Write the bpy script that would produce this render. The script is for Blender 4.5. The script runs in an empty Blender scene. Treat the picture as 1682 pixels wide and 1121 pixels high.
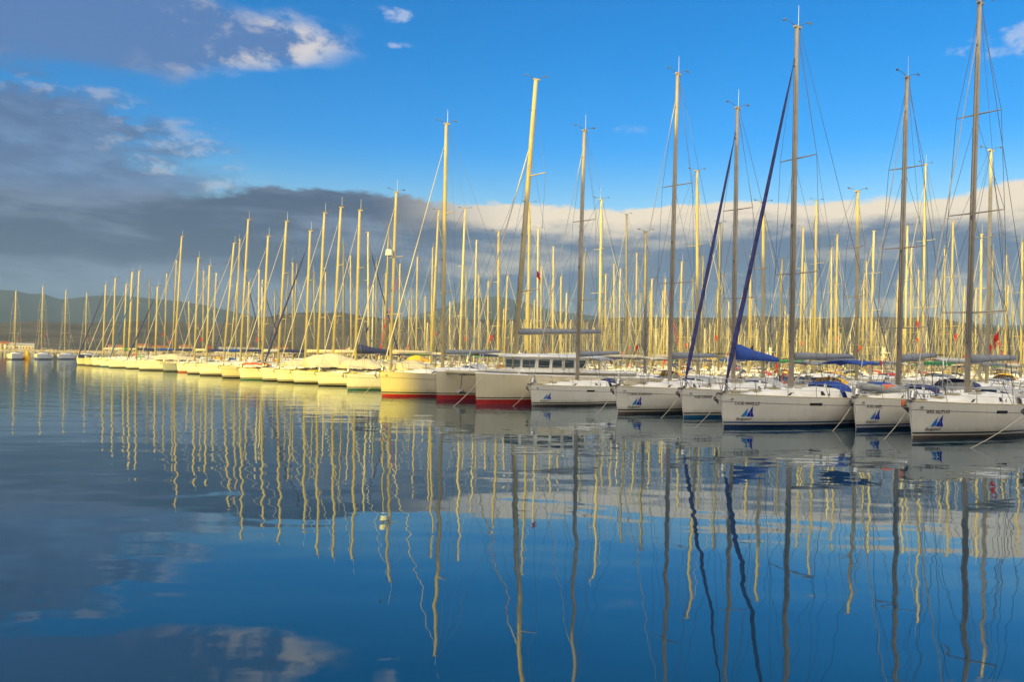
import bpy, math, random
from math import sin, cos, tan, atan2, pi, radians, sqrt
from mathutils import Vector, Matrix, noise
random.seed(7)
S = bpy.context.scene
COL = S.collection
# ------------------------------------------------------------------ camera
F = 1320.0; CX = 841.0; HY = 590.0; CH = 2.6          # photo pixels, horizon row, camera height
ROLL = .020                                           # the camera was held slightly tilted
cam = bpy.data.cameras.new("camera"); co = bpy.data.objects.new("camera", cam); COL.objects.link(co)
co.matrix_world = Matrix.Translation((0, 0, CH)) @ Matrix.Rotation(pi / 2, 4, 'X') @ Matrix.Rotation(ROLL, 4, 'Z')
def un(px, py): return CX + (px - CX) + ROLL * (py - HY), py - ROLL * (px - CX)   # level pixel for a photo pixel
cam.sensor_width = 36; cam.lens = 36 * F / 1682; cam.shift_y = (HY - 560.5) / 1682
cam.clip_start = .1; cam.clip_end = 40000
S.camera = co
# ------------------------------------------------------------------ light
SUN_EL = radians(14.0); SUN_AZ = radians(212.0)       # azimuth clockwise from +Y
to_sun = Vector((sin(SUN_AZ) * cos(SUN_EL), cos(SUN_AZ) * cos(SUN_EL), sin(SUN_EL)))
sl = bpy.data.lights.new("sun", 'SUN'); so = bpy.data.objects.new("sun", sl); COL.objects.link(so)
sl.energy = 5.0; sl.angle = radians(0.9); sl.color = (1.0, .73, .015)
so.rotation_euler = to_sun.to_track_quat('Z', 'Y').to_euler()
S.view_settings.view_transform = 'Standard'; S.view_settings.look = 'None'
S.view_settings.exposure = 0.38; S.view_settings.gamma = 1.0
S.cycles.max_bounces = 6; S.cycles.diffuse_bounces = 2; S.cycles.glossy_bounces = 3
S.cycles.volume_bounces = 0; S.cycles.caustics_reflective = False; S.cycles.caustics_refractive = False

class X:                                              # tiny expression builder for shader nodes
    nt = None
    def __init__(s, k): s.s = k
    @staticmethod
    def m(op, *a, clamp=False):
        n = X.nt.nodes.new('ShaderNodeMath'); n.operation = op; n.use_clamp = clamp
        for i, v in enumerate(a):
            if isinstance(v, X): X.nt.links.new(v.s, n.inputs[i])
            else: n.inputs[i].default_value = v
        return X(n.outputs[0])
    def __add__(s, o): return X.m('ADD', s, o)
    __radd__ = __add__
    def __mul__(s, o): return X.m('MULTIPLY', s, o)
    __rmul__ = __mul__
    def __sub__(s, o): return X.m('SUBTRACT', s, o)
    def __rsub__(s, o): return X.m('SUBTRACT', o, s)
    def __truediv__(s, o): return X.m('DIVIDE', s, o)
def sstep(x, a, b):
    n = X.nt.nodes.new('ShaderNodeMapRange'); n.interpolation_type = 'SMOOTHSTEP'
    X.nt.links.new(x.s, n.inputs['Value'])
    for k, v in (('From Min', a), ('From Max', b)):
        if isinstance(v, X): X.nt.links.new(v.s, n.inputs[k])
        else: n.inputs[k].default_value = v
    return X(n.outputs['Result'])
def vec(a, b, c):
    n = X.nt.nodes.new('ShaderNodeCombineXYZ')
    for i, v in enumerate((a, b, c)):
        if isinstance(v, X): X.nt.links.new(v.s, n.inputs[i])
        else: n.inputs[i].default_value = v
    return n.outputs[0]
def noi(v, scale, det=4, rough=.55, dist=0.0):
    n = X.nt.nodes.new('ShaderNodeTexNoise'); X.nt.links.new(v, n.inputs['Vector'])
    n.inputs['Scale'].default_value = scale; n.inputs['Detail'].default_value = det
    n.inputs['Roughness'].default_value = rough; n.inputs['Distortion'].default_value = dist
    return X(n.outputs['Fac'])
def mixc(f, a, b, mode='MIX'):
    n = X.nt.nodes.new('ShaderNodeMix'); n.data_type = 'RGBA'; n.blend_type = mode
    for k, v in ((0, f), (6, a), (7, b)):
        if isinstance(v, X): X.nt.links.new(v.s, n.inputs[k])
        elif hasattr(v, 'is_linked'): X.nt.links.new(v, n.inputs[k])
        elif isinstance(v, tuple): n.inputs[k].default_value = (*v, 1)
        else: n.inputs[k].default_value = v
    return n.outputs[2]
def srgb(r, g, b):
    f = lambda c: (c / 255) / 12.92 if c < 10.4 else ((c / 255 + .055) / 1.055) ** 2.4
    return (f(r), f(g), f(b))

w = bpy.data.worlds.new("World"); S.world = w; w.use_nodes = True
nt = w.node_tree; X.nt = nt
bg = nt.nodes['Background']; STR = .069
bg.inputs['Strength'].default_value = STR
sky = nt.nodes.new('ShaderNodeTexSky'); sky.sky_type = 'NISHITA'; sky.sun_disc = False
sky.sun_elevation = SUN_EL; sky.sun_rotation = SUN_AZ; sky.air_density = 1.0; sky.dust_density = .3; sky.ozone_density = 3.0
tc = nt.nodes.new('ShaderNodeTexCoord'); sp = nt.nodes.new('ShaderNodeSeparateXYZ')
nt.links.new(tc.outputs['Generated'], sp.inputs[0])
dx, dy, dz = X(sp.outputs[0]), X(sp.outputs[1]), X(sp.outputs[2])
U = X.m('ARCTAN2', dx, dy)                            # azimuth, 0 = north (+Y), + = east
V = X.m('ARCSINE', dz)                                # elevation
def K(r, g, b, k=1.0):
    c = srgb(r, g, b); return tuple(x / STR * k * .86 for x in c)
hs = nt.nodes.new('ShaderNodeHueSaturation'); hs.inputs['Saturation'].default_value = 1.32
nt.links.new(sky.outputs[0], hs.inputs['Color'])
tint = mixc(sstep(V, .16, .27), (3.1, 2.15, 1.78), (.6, 1.66, 2.08))
tint = mixc(sstep(V, .24, .40), tint, (.03, 1.62, 2.05))
skyc = mixc(1.0, hs.outputs[0], tint, 'MULTIPLY')
# wispy coordinates: stretched along the horizon
cv = vec(U * 1.0, V * 2.6, 0.0)
n1 = noi(cv, 5.0, 7, .56, .25); n2 = noi(cv, 13.0, 6, .6, .15); n3 = noi(vec(U, V * 5.0, 3.7), 4.5, 5, .55, .2)
d = (n1 - .5) * .7 + (n2 - .5) * .45
left = sstep(U, .02, -.19)                            # 1 on the left of the view
back = X.m('GREATER_THAN', X.m('ABSOLUTE', U), 1.3)
# low bank all round the horizon
vt = left * .006 + .190 - sstep(U, -.25, -.52) * .020 + d * .06
n4 = noi(vec(U, V * 1.6, 8.0), 22.0, 5, .6, .1)
mA = sstep(vt - V + (n4 - .5) * .016, sstep(U, -.30, -.50) * -.010 - .002, sstep(U, -.30, -.50) * .016 + .005)
rim = sstep(vt - V + d * .05 + (n4 - .5) * .02, .045, .015)
lo = n3
colR = mixc(sstep(lo + d * .3, .47, .66), K(92, 114, 146), K(178, 174, 168))
colR = mixc(rim, colR, K(238, 222, 198))
colR = mixc(sstep(V, .085, .03), colR, K(122, 136, 150))
colL = mixc(sstep(lo + d * .35, .40, .62), K(64, 84, 116), K(108, 125, 154))
colL = mixc(sstep(V, .10, .03), colL, K(100, 118, 144))
colA = mixc(left, colR, colL)
# ragged mass on the left
ue = -.62 + 1.0 * 0
edge = sstep(V, .37, .175) * .34 - .66
mB0 = edge - U + d * .42 + (n3 - .5) * .35
mB = sstep(mB0, -.04, .09) * sstep(sstep(V, .26, .20) + sstep(n1 + (n2 - .5) * .5, .36, .50), .0, .9)
colB = mixc(sstep(n2 + n1 * .6, .70, .98), K(80, 104, 146), K(100, 130, 172))
tip = sstep(mB0, .09, .0) * sstep(n4 + d * .4, .46, .60)
colB = mixc(tip, colB, K(196, 186, 188))
# high streak with a bright eastern end
cU = U + .19
th = sstep(U, -.20, -.42) * .030 + .016
vc = .363 + (U + .2) * .06
mC0 = th - X.m('ABSOLUTE', V - vc) + d * .075 + (n3 - .5) * .03
mC = sstep(mC0 + (n4 - .5) * .012, -.012, .016) * sstep(U + d * .16, -.19, -.27)
colC = mixc(sstep(U + (n1 - .5) * .4, -.46, -.26) * sstep(n4 + (n2 - .5) * .6 - (mC0 - .01) * 6.0, .40, .62), K(86, 118, 170), K(226, 214, 204))
# small wisps
def wisp(u0, v0, ru, rv):
    a = (U - u0) / ru; b = (V - v0) / rv
    return sstep(a * a + b * b + (n4 - .5) * 9.0 + (n2 - .5) * 5.0, 1.0, -1.3)
wi = wisp(-.130, .398, .042, .008) * .9 + wisp(-.138, .366, .020, .004) * .8 + wisp(.147, .280, .022, .006) * .35 + wisp(.55, .336, .05, .012) * .8
# unseen over-bright cloud added behind the camera to fill the shaded hulls
mD = sstep(n1, .30, .52) * sstep(V, .05, .25) * sstep(X.m('ABSOLUTE', U), 1.1, 1.6)
c = mixc(mB * .92, skyc, colB)
c = mixc(mC * .84, c, colC)
c = mixc(X.m('MINIMUM', wi, .6), c, K(190, 200, 225))
c = mixc(mD, c, K(233, 220, 195, 3.1))
c = mixc(mA, c, colA)
c = mixc(sstep(V, .0, -.02), c, K(60, 80, 100))
nt.links.new(c, bg.inputs['Color'])

# ------------------------------------------------------------------ materials
M = {}
def mat(name, col, rough=.5, metal=0.0, var=.0, vscale=3.0, spec=.5, coat=0.0, bump=0.0, emit=None):
    m = bpy.data.materials.new(name); m.use_nodes = True
    nt = m.node_tree; b = nt.nodes['Principled BSDF']; X.nt = nt
    b.inputs['Roughness'].default_value = rough; b.inputs['Metallic'].default_value = metal
    b.inputs['Specular IOR Level'].default_value = spec; b.inputs['Coat Weight'].default_value = coat
    t = nt.nodes.new('ShaderNodeTexCoord')
    n = noi(t.outputs['Object'], vscale, 5, .6)
    dark = tuple(x * (1 - var) for x in col); lite = tuple(min(1, x * (1 + var * .5)) for x in col)
    cc = mixc(sstep(n, .3, .7), dark, lite)
    nt.links.new(cc, b.inputs['Base Color'])
    if bump:
        bn = nt.nodes.new('ShaderNodeBump'); bn.inputs['Strength'].default_value = 1; bn.inputs['Distance'].default_value = bump
        nt.links.new(n.s, bn.inputs['Height']); nt.links.new(bn.outputs[0], b.inputs['Normal'])
    M[name] = m; return m
mat('gelcoat', (.78, .76, .71), .22, var=.06, vscale=.9, coat=.3)
mat('gelcoat_cream', (.60, .54, .40), .25, var=.06, vscale=.9, coat=.3)
mat('hull_navy', (.035, .06, .16), .2, var=.1, coat=.4)
mat('hull_grey', (.30, .32, .36), .25, var=.1, coat=.3)
mat('deck', (.74, .74, .73), .55, var=.08, vscale=2)
mat('teak', (.34, .24, .15), .7, var=.3, vscale=8)
mat('groove', (.10, .10, .12), .5)
mat('alu', (.48, .41, .25), .5, .05, var=.12, vscale=.8, spec=.25)  # gold of the low sunlight is mixed into the aluminium colour
mat('steel', (.55, .55, .55), .25, .9, var=.1)
mat('galvanised', (.20, .19, .18), .5, .3, var=.2)
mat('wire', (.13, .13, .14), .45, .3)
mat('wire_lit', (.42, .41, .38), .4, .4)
mat('glass', (.015, .02, .025), .08, var=.2, spec=.8)
mat('red_bottom', (.36, .018, .02), .5, var=.2)
mat('blue_bottom', (.01, .10, .26), .4, var=.2)
mat('navy_bottom', (.01, .02, .10), .4, var=.2)
mat('black_bottom', (.015, .015, .018), .45, var=.2)
mat('teal_bottom', (.03, .16, .17), .45, var=.2)
mat('brown_bottom', (.12, .08, .06), .5, var=.2)
mat('blue_stripe', (.01, .05, .22), .3)
mat('black_stripe', (.02, .02, .025), .3)
mat('red_stripe', (.4, .02, .02), .3)
mat('cover_grey', (.20, .22, .27), .8, var=.15, vscale=6, bump=.01)
mat('cover_pale', (.42, .43, .45), .8, var=.12, vscale=6, bump=.01)
mat('cover_navy', (.02, .03, .13), .8, var=.2, vscale=6, bump=.01)
mat('cover_blue', (.012, .06, .34), .75, var=.15, vscale=6, bump=.02)
mat('cover_green', (.02, .22, .07), .8, var=.2, vscale=6)
mat('cover_teal', (.02, .20, .30), .8, var=.2, vscale=6)
mat('cover_cream', (.55, .50, .38), .85, var=.12, vscale=5, bump=.02)
mat('cover_yellow', (.75, .42, .03), .8, var=.12, vscale=5, bump=.02)
mat('cover_red', (.55, .03, .02), .8, var=.15, vscale=5)
mat('cover_orange', (.75, .14, .03), .7, var=.15, vscale=5)
mat('sail_white', (.50, .47, .40), .8, var=.1, vscale=5)
mat('sail_navy', (.03, .035, .17), .8, var=.5, vscale=4)
mat('sail_blue', (.015, .12, .36), .8, var=.2, vscale=5)
mat('sail_red', (.55, .03, .02), .8, var=.15, vscale=5)
mat('rope', (.50, .47, .40), .9, var=.2, vscale=20)
mat('flag_red', (.62, .02, .02), .8, var=.1)
mat('flag_blue', (.03, .035, .16), .8, var=.1)
mat('flag_yellow', (.7, .55, .08), .8, var=.1)
mat('white_plastic', (.75, .75, .72), .4)
mat('rubber_grey', (.30, .32, .34), .6, var=.15)
mat('logo_light', (.01, .22, .62), .4)
mat('logo_dark', (.008, .03, .42), .4)
mat('ink', (.05, .05, .07), .5)
mat('concrete', (.33, .31, .28), .85, var=.25, vscale=.6)
mat('plank', (.22, .17, .12), .8, var=.3, vscale=4)
mat('plaster', (.42, .36, .28), .85, var=.15, vscale=.4)
mat('plaster_white', (.60, .56, .50), .85, var=.15, vscale=.4)
mat('roof_tile', (.28, .10, .05), .85, var=.2, vscale=1)
mat('roof_grey', (.30, .31, .33), .7, var=.15, vscale=.5)
mat('rock', (.34, .29, .22), .9, var=.4, vscale=.3)
mat('buoy_yellow', (.80, .42, .02), .45, var=.1)
def terrain_mat(name, a, b, c3, sc):
    m = bpy.data.materials.new(name); m.use_nodes = True; X.nt = m.node_tree
    t = m.node_tree.nodes.new('ShaderNodeTexCoord'); o = t.outputs['Object']
    k = mixc(sstep(noi(o, sc, 6, .65), .38, .62), a, b)
    k = mixc(sstep(noi(o, sc * 6, 5, .65), .52, .72), k, c3)
    bs = m.node_tree.nodes['Principled BSDF']; bs.inputs['Roughness'].default_value = .95
    bs.inputs['Specular IOR Level'].default_value = .1
    m.node_tree.links.new(k, bs.inputs['Base Color']); M[name] = m
def grime(name):
    m = M[name]; nt = m.node_tree; X.nt = nt; b = nt.nodes['Principled BSDF']; src = b.inputs['Base Color'].links[0].from_socket
    t = nt.nodes.new('ShaderNodeTexCoord'); s = nt.nodes.new('ShaderNodeSeparateXYZ'); nt.links.new(t.outputs['Object'], s.inputs[0])
    x, y, z = (X(q) for q in s.outputs)
    streak = noi(vec(x * 9.0, y * 9.0, z * .8), 1.0, 4, .6); blot = noi(t.outputs['Object'], 2.3, 5, .65)
    f = sstep(z + (blot - .5) * .5, .52, .18) * .45 + sstep(streak, .54, .72) * sstep(z, .1, 1.2) * .22
    nt.links.new(mixc(f, src, (.30, .26, .18)), b.inputs['Base Color'])
grime('gelcoat'); grime('gelcoat_cream')
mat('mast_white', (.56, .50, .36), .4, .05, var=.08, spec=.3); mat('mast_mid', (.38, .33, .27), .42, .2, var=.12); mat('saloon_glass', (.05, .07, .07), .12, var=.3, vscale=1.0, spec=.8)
mat('mast_dark', (.26, .24, .20), .45, .4, var=.15)
terrain_mat('scrub', (.080, .074, .074), (.05, .052, .052), (.13, .115, .105), .005)
terrain_mat('mountain', (.028, .034, .04), (.02, .026, .03), (.045, .045, .045), .0012)  # cloud shadow over the mountains is put into these dark tones

def water_mat():
    m = bpy.data.materials.new('water'); m.use_nodes = True; nt = m.node_tree; X.nt = nt
    nt.nodes.remove(nt.nodes['Principled BSDF']); out = nt.nodes['Material Output']
    t = nt.nodes.new('ShaderNodeTexCoord'); s = nt.nodes.new('ShaderNodeSeparateXYZ'); nt.links.new(t.outputs['Object'], s.inputs[0])
    x, y = X(s.outputs[0]), X(s.outputs[1])
    # slow swell, finer ripples, and cat's-paws that come in patches
    a = noi(vec(x * .6, y, 0), .50, 1.0, .4) * .022
    b = noi(vec(x * .6, y, 5.0), 1.4, 1.5, .4) * .0052
    patch = sstep(noi(vec(x * .3, y, 9.0), .045, 2, .5), .48, .66)
    r = X.m('SQRT', x * x + y * y)
    far = sstep(r, 15, 60)
    c = noi(vec(x * .45, y, 2.0), 2.6, 2.5, .5) * (far * .0095 + .0003)
    c2 = noi(vec(x * .5, y, 7.0), 6.0, 2.0, .5) * (patch * .0020) * far
    h = a + b + c + c2
    bp = nt.nodes.new('ShaderNodeBump'); bp.inputs['Strength'].default_value = 1; bp.inputs['Distance'].default_value = 1
    nt.links.new(h.s, bp.inputs['Height'])
    gl = nt.nodes.new('ShaderNodeBsdfGlossy'); gl.inputs['Roughness'].default_value = .015; gl.inputs['Color'].default_value = (.78, .84, .88, 1)
    nt.links.new(bp.outputs[0], gl.inputs['Normal'])
    df = nt.nodes.new('ShaderNodeBsdfDiffuse'); df.inputs['Color'].default_value = (.003, .035, .07, 1)
    fr = nt.nodes.new('ShaderNodeFresnel'); fr.inputs['IOR'].default_value = 1.33
    f = X.m('POWER', X(fr.outputs[0]), .70, clamp=True)
    mx = nt.nodes.new('ShaderNodeMixShader'); nt.links.new(f.s, mx.inputs[0])
    nt.links.new(df.outputs[0], mx.inputs[1]); nt.links.new(gl.outputs[0], mx.inputs[2])
    nt.links.new(mx.outputs[0], out.inputs['Surface']); M['water'] = m
water_mat()

# ------------------------------------------------------------------ mesh helpers
class MB:
    def __init__(s): s.v = []; s.f = []; s.m = []; s.sm = []
    def add(s, v, f, mi=0, smooth=False):
        b = len(s.v); s.v += [tuple(p) for p in v]
        for q in f: s.f.append([b + i for i in q]); s.m.append(mi); s.sm.append(smooth)
    def box(s, c, d, mi=0, taper=1.0, rz=0.0):
        v = []
        for z in (-.5, .5):
            k = 1 if z < 0 else taper
            for X_, Y_ in ((-.5, -.5), (.5, -.5), (.5, .5), (-.5, .5)):
                px, py = X_ * d[0] * k, Y_ * d[1] * k
                v.append((c[0] + px * cos(rz) - py * sin(rz), c[1] + px * sin(rz) + py * cos(rz), c[2] + z * d[2]))
        s.add(v, [(3, 2, 1, 0), (4, 5, 6, 7), (0, 1, 5, 4), (1, 2, 6, 5), (2, 3, 7, 6), (3, 0, 4, 7)], mi)
    def tube(s, p0, p1, r0, r1=None, n=6, mi=0, ry=None):
        p0, p1 = Vector(p0), Vector(p1); r1 = r0 if r1 is None else r1
        ax = (p1 - p0).normalized(); h = Vector((0, 1, 0)) if abs(ax.y) < .9 else Vector((1, 0, 0))
        a = h.cross(ax).normalized(); b = ax.cross(a)
        k = 1 if ry is None else ry
        v = []
        for p, r in ((p0, r0), (p1, r1)):
            for i in range(n):
                t = 2 * pi * i / n; v.append(p + a * cos(t) * r + b * sin(t) * r * k)
        f = [(i, (i + 1) % n, n + (i + 1) % n, n + i) for i in range(n)]
        s.add(v, f, mi, n > 4); s.add(v[:n], [tuple(range(n))[::-1]], mi); s.add(v[n:], [tuple(range(n))], mi)
    def path(s, pts, r, n=5, mi=0):
        pts = [Vector(p) for p in pts]; rings = []
        for i, p in enumerate(pts):
            d = (pts[min(i + 1, len(pts) - 1)] - pts[max(i - 1, 0)]).normalized()
            h = Vector((0, 0, 1)) if abs(d.z) < .9 else Vector((0, 1, 0))
            a = h.cross(d).normalized(); b = d.cross(a)
            rr = r[i] if isinstance(r, (list, tuple)) else r
            rings.append([p + a * cos(2 * pi * k / n) * rr + b * sin(2 * pi * k / n) * rr for k in range(n)])
        s.loft(rings, mi, True, True, True)
    def loft(s, rings, mi=0, closed=True, caps=False, smooth=True):
        n = len(rings[0]); v = [p for r in rings for p in r]; f = []
        for j in range(len(rings) - 1):
            for i in range(n if closed else n - 1):
                k = (i + 1) % n
                f.append((j * n + i, j * n + k, (j + 1) * n + k, (j + 1) * n + i))
        if caps and closed: f.append(tuple(range(n))[::-1]); f.append(tuple((len(rings) - 1) * n + i for i in range(n)))
        s.add(v, f, mi, smooth)
    def sphere(s, c, r, n=8, mi=0, sz=1.0):
        rings = []
        for j in range(1, n):
            t = pi * j / n
            rings.append([(c[0] + r * sin(t) * cos(2 * pi * i / n), c[1] + r * sin(t) * sin(2 * pi * i / n), c[2] - r * sz * cos(t)) for i in range(n)])
        s.loft(rings, mi, True, True)
    def torus(s, c, R, r, axis='x', n=14, mi=0):
        rings = []
        for i in range(n + 1):
            t = 2 * pi * i / n; ring = []
            for k in range(4):
                q = 2 * pi * k / 4; rr = R + r * cos(q); a = rr * cos(t); b = rr * sin(t); o = r * sin(q)
                ring.append((c[0] + o, c[1] + a, c[2] + b) if axis == 'x' else (c[0] + a, c[1] + b, c[2] + o))
            rings.append(ring)
        s.loft(rings, mi)
    def mesh(s, name, mats):
        me = bpy.data.meshes.new(name); me.from_pydata(s.v, [], s.f)
        for m_ in ([mats] if isinstance(mats, str) else mats): me.materials.append(M[m_])
        me.polygons.foreach_set('material_index', s.m); me.polygons.foreach_set('use_smooth', s.sm)
        me.update(); return me
def ob(name, me, parent=None, loc=(0, 0, 0), sc=None, rot=None):
    o = bpy.data.objects.new(name, me); COL.objects.link(o); o.parent = parent; o.location = loc
    if sc: o.scale = sc
    if rot: o.rotation_euler = rot
    return o
def tag(o, label=None, cat=None, group=None, kind=None):
    for k, v in (('label', label), ('category', cat), ('group', group), ('kind', kind)):
        if v: o[k] = v
    return o
def empty(name, loc, rz=0.0):
    o = bpy.data.objects.new(name, None); COL.objects.link(o); o.location = loc; o.rotation_euler = (0, 0, rz)
    o.empty_display_size = .5; return o
CACHE = {}
def cached(key, fn):
    if key not in CACHE: CACHE[key] = fn()
    return CACHE[key]
def lerp_tab(tab, s):
    for (a, va), (b, vb) in zip(tab, tab[1:]):
        if s <= b:
            t = (s - a) / (b - a); return va + (vb - va) * t
    return tab[-1][1]

# ------------------------------------------------------------------ setting
mb = MB(); R = 9300
mb.add([(-R, -400, 0), (R, -400, 0), (R, 9200, 0), (-R, 9200, 0)], [(0, 1, 2, 3)])
tag(ob('water', mb.mesh('water', 'water')), kind='structure')
def px2az(px): return math.atan((px - CX) / F)
def terrain(name, r0, r1, ridge, m_, nr=14, na=420, rough=.25, seed=0.0, p0=-2500, p1=5600):
    """ridge: list of (photo column, apparent row); real heights and depth are built from it"""
    mb = MB(); rings = []
    for j in range(nr + 1):
        t = j / nr; r = r0 + (r1 - r0) * t; ring = []
        for i in range(na + 1):
            az = px2az(p0) + (px2az(p1) - px2az(p0)) * i / na
            px = CX + F * tan(az); row = lerp_tab(ridge, px)
            dcos = r * cos(az)
            rt = (r0 + (r1 - r0) * .7) * max(cos(az), .75)
            H = (HY - row + ROLL * max(-1200, min(1200, px - CX))) / F * rt + CH
            x, y = r * sin(az), r * cos(az)
            prof = min(1, t / .7) ** .9 if t < .7 else 1 - (t - .7) * .8
            nz = noise.fractal(Vector((x, y, seed)) * (6.0 / r0), 1.0, 2.1, 6)
            z = H * prof * (1 + rough * nz * (1 if 0 < t < .9 else .3)) - 3 * (1 - min(1, t * 12))
            ring.append((x, y, z))
        rings.append(ring)
    mb.loft(rings, 0, False, False, True)
    tag(ob(name, mb.mesh(name, m_)), kind='structure')
terrain('hills', 1300, 2300, [(-600, 540), (0, 530), (60, 527), (130, 533), (230, 528), (350, 532), (440, 520), (500, 511), (560, 513), (640, 525), (740, 520), (900, 528), (1100, 521), (1250, 524), (1400, 518), (1520, 522), (1600, 540), (1700, 541), (2300, 530)], 'scrub', seed=1.3, rough=.12)
terrain('mountains', 5500, 8500, [(-600, 465), (0, 470), (22, 471), (45, 478), (68, 478), (95, 488), (150, 483), (205, 483), (260, 489), (330, 500), (420, 520), (600, 530), (700, 512), (770, 492), (800, 486), (830, 488), (900, 505), (1100, 538), (1500, 536), (1560, 530), (1640, 536), (2300, 520)], 'mountain', seed=4.2, rough=.06)
# quay under the unseen building added behind the camera to shade near boats
Q0 = -9.0
mb = MB(); mb.box((30, -60, .6), (260, 100, 2.6)); mb.box((30, Q0 - .9, 1.95), (260, .6, .12))
tag(ob('quay', mb.mesh('quay', 'concrete')), kind='structure')

# ------------------------------------------------------------------ yacht geometry (L = 12 m template, mast foot at x = 0, bow at x = -MF)
L0 = 12.0; MF = 4.9; RAKE = .26
DECK = [(0, .02), (.03, .15), (.07, .30), (.12, .46), (.2, .66), (.3, .83), (.4, .94), (.5, .99), (.6, 1.0), (.75, .98), (.88, .93), (1, .86)]
WL = [(0, .006), (.03, .075), (.07, .16), (.12, .27), (.2, .45), (.3, .66), (.4, .80), (.5, .88), (.6, .90), (.75, .86), (.88, .74), (1, .58)]
BEAM = 1.9
def fb(s): return 1.44 - .42 * s + .16 * s * s
def hull_y(s, z):
    h = fb(s); d, wl = lerp_tab(DECK, s) * BEAM, lerp_tab(WL, s) * BEAM
    if z >= 0: return wl + (d - wl) * min(1, z / h) ** .62
    return wl * (1 + z * .9)
def hull_x(s, z): return -MF + L0 * s + RAKE * (1 - z / fb(0)) * (1 - s) ** 6 - .45 * s ** 8 * (z / fb(1))
def hull_mesh(key, top, bottom, stripe):
    """materials: 0 topside, 1 bottom paint, 2 boot stripe, 3 groove"""
    mb = MB(); ns = 34
    ss = [(i / ns) ** 1.35 for i in range(ns + 1)]
    def levels(s):
        h = fb(s); return [-.35, -.02, .13, .19, .26, .5, .8, h - .32, h - .295, h - .12, h]
    lv = levels(0); nl = len(lv)
    rings = [[(hull_x(s, z), -hull_y(s, z), z) for z in levels(s)] for s in ss]
    midx = [1, 1, 0, 2, 0, 0, 0, 3, 0, 0]
    for side in (1, -1):
        v = [(x, y * side, z) for r in rings for (x, y, z) in r]
        for l in range(nl - 1):
            f = []
            for j in range(ns):
                a = j * nl + l; q = (a, a + nl, a + nl + 1, a + 1); f.append(q if side == 1 else q[::-1])
            vv = []; ff = []
            for j in range(ns + 1): vv += [v[j * nl + l], v[j * nl + l + 1]]
            for j in range(ns):
                q = (2 * j, 2 * j + 2, 2 * j + 3, 2 * j + 1); ff.append(q if side == 1 else q[::-1])
            mb.add(vv, ff, midx[l], True)
    e = rings[-1]                                       # transom
    mb.add([(x, y, z) for x, y, z in e] + [(x, -y, z) for x, y, z in e[::-1]], [tuple(range(2 * nl))], 0)
    # stem cap
    st = rings[0]; mb.add([(x - .012, y, z) for x, y, z in st[1:]] + [(x - .012, -y, z) for x, y, z in st[:0:-1]], [tuple(range(2 * (nl - 1)))[::-1]], 0)
    # rubbing / toe rail
    for side in (1, -1):
        pts = [(hull_x(s, fb(s)), side * (hull_y(s, fb(s)) - .02), fb(s) + .02) for s in ss[::3]]
        mb.path(pts, .028, 5, 4)
    me = mb.mesh(key, [top, bottom, stripe, 'groove', 'alu'])
    # weld the strips so shading is smooth along the topsides
    return me
def deck_mesh():
    mb = MB(); ns = 20; rings = []
    for i in range(ns + 1):
        s = i / ns; h = fb(s); y = hull_y(s, h) - .03; x = hull_x(s, h)
        rings.append([(x, -y, h - .01), (x, -y * .5, h + .035), (x, 0, h + .05), (x, y * .5, h + .035), (x, y, h - .01)])
    mb.loft([r[::-1] for r in rings], 0, False)
    return mb.mesh('deck', 'deck')
def coach_mesh():
    mb = MB(); st = [(-3.3, .12, .02), (-3.0, .38, .10), (-2.2, .62, .20), (-1.0, .85, .32), (0, 1.0, .40), (1.2, 1.1, .45), (2.2, 1.15, .47), (2.35, 1.15, .47)]
    rings = []
    for x, hw, h in st:
        z0 = fb((x + MF) / L0) - .02
        rings.append([(x, -hw, z0), (x, -hw * .93, z0 + h * .8), (x, -hw * .78, z0 + h), (x, 0, z0 + h + .06), (x, hw * .78, z0 + h), (x, hw * .93, z0 + h * .8), (x, hw, z0)])
    mb.loft([r[::-1] for r in rings], 0, False, False, True)
    mb.add(rings[-1], [tuple(range(7))], 0)
    return mb.mesh('coachroof', 'deck')
def side_window_mesh(x0, x1, sd):
    mb = MB()
    if True:
        if True:
            q = []
            for x, k in ((x0, .30), (x1, .30), (x1 - .12, .72), (x0 + .22, .68)):
                t = (x + 1) / 2.2
                hw = .85 + (1.10 - .85) * max(0, min(1, (x + 1.0) / 2.2)); h = .32 + .13 * max(0, min(1, (x + 1) / 2.2))
                if x < -1: hw = .62 + (x + 2.2) / 1.2 * .23; h = .20 + (x + 2.2) / 1.2 * .12
                z0 = fb((x + MF) / L0) - .02
                kk = k / .8
                q.append((x, sd * (hw * (1 - .07 * kk) + .012), z0 + h * k))
            mb.add(q, [(0, 1, 2, 3) if sd < 0 else (3, 2, 1, 0)], 0)
    return mb.mesh('window', 'glass')
HATCHES = ((-2.6, .42), (-1.3, .5), (.75, .4), (-3.9, .3))
def hatch_mesh(x, w_):
    mb = MB()
    if True:
        z = fb((x + MF) / L0) + (.05 if x < -3.3 else .12 + (x + 3.3) * .105)
        mb.box((x, 0, z + .02), (w_, w_, .05), 0); mb.box((x, 0, z + .05), (w_ * .82, w_ * .82, .03), 1)
    return mb.mesh('hatch', ['alu', 'glass'])
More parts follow.
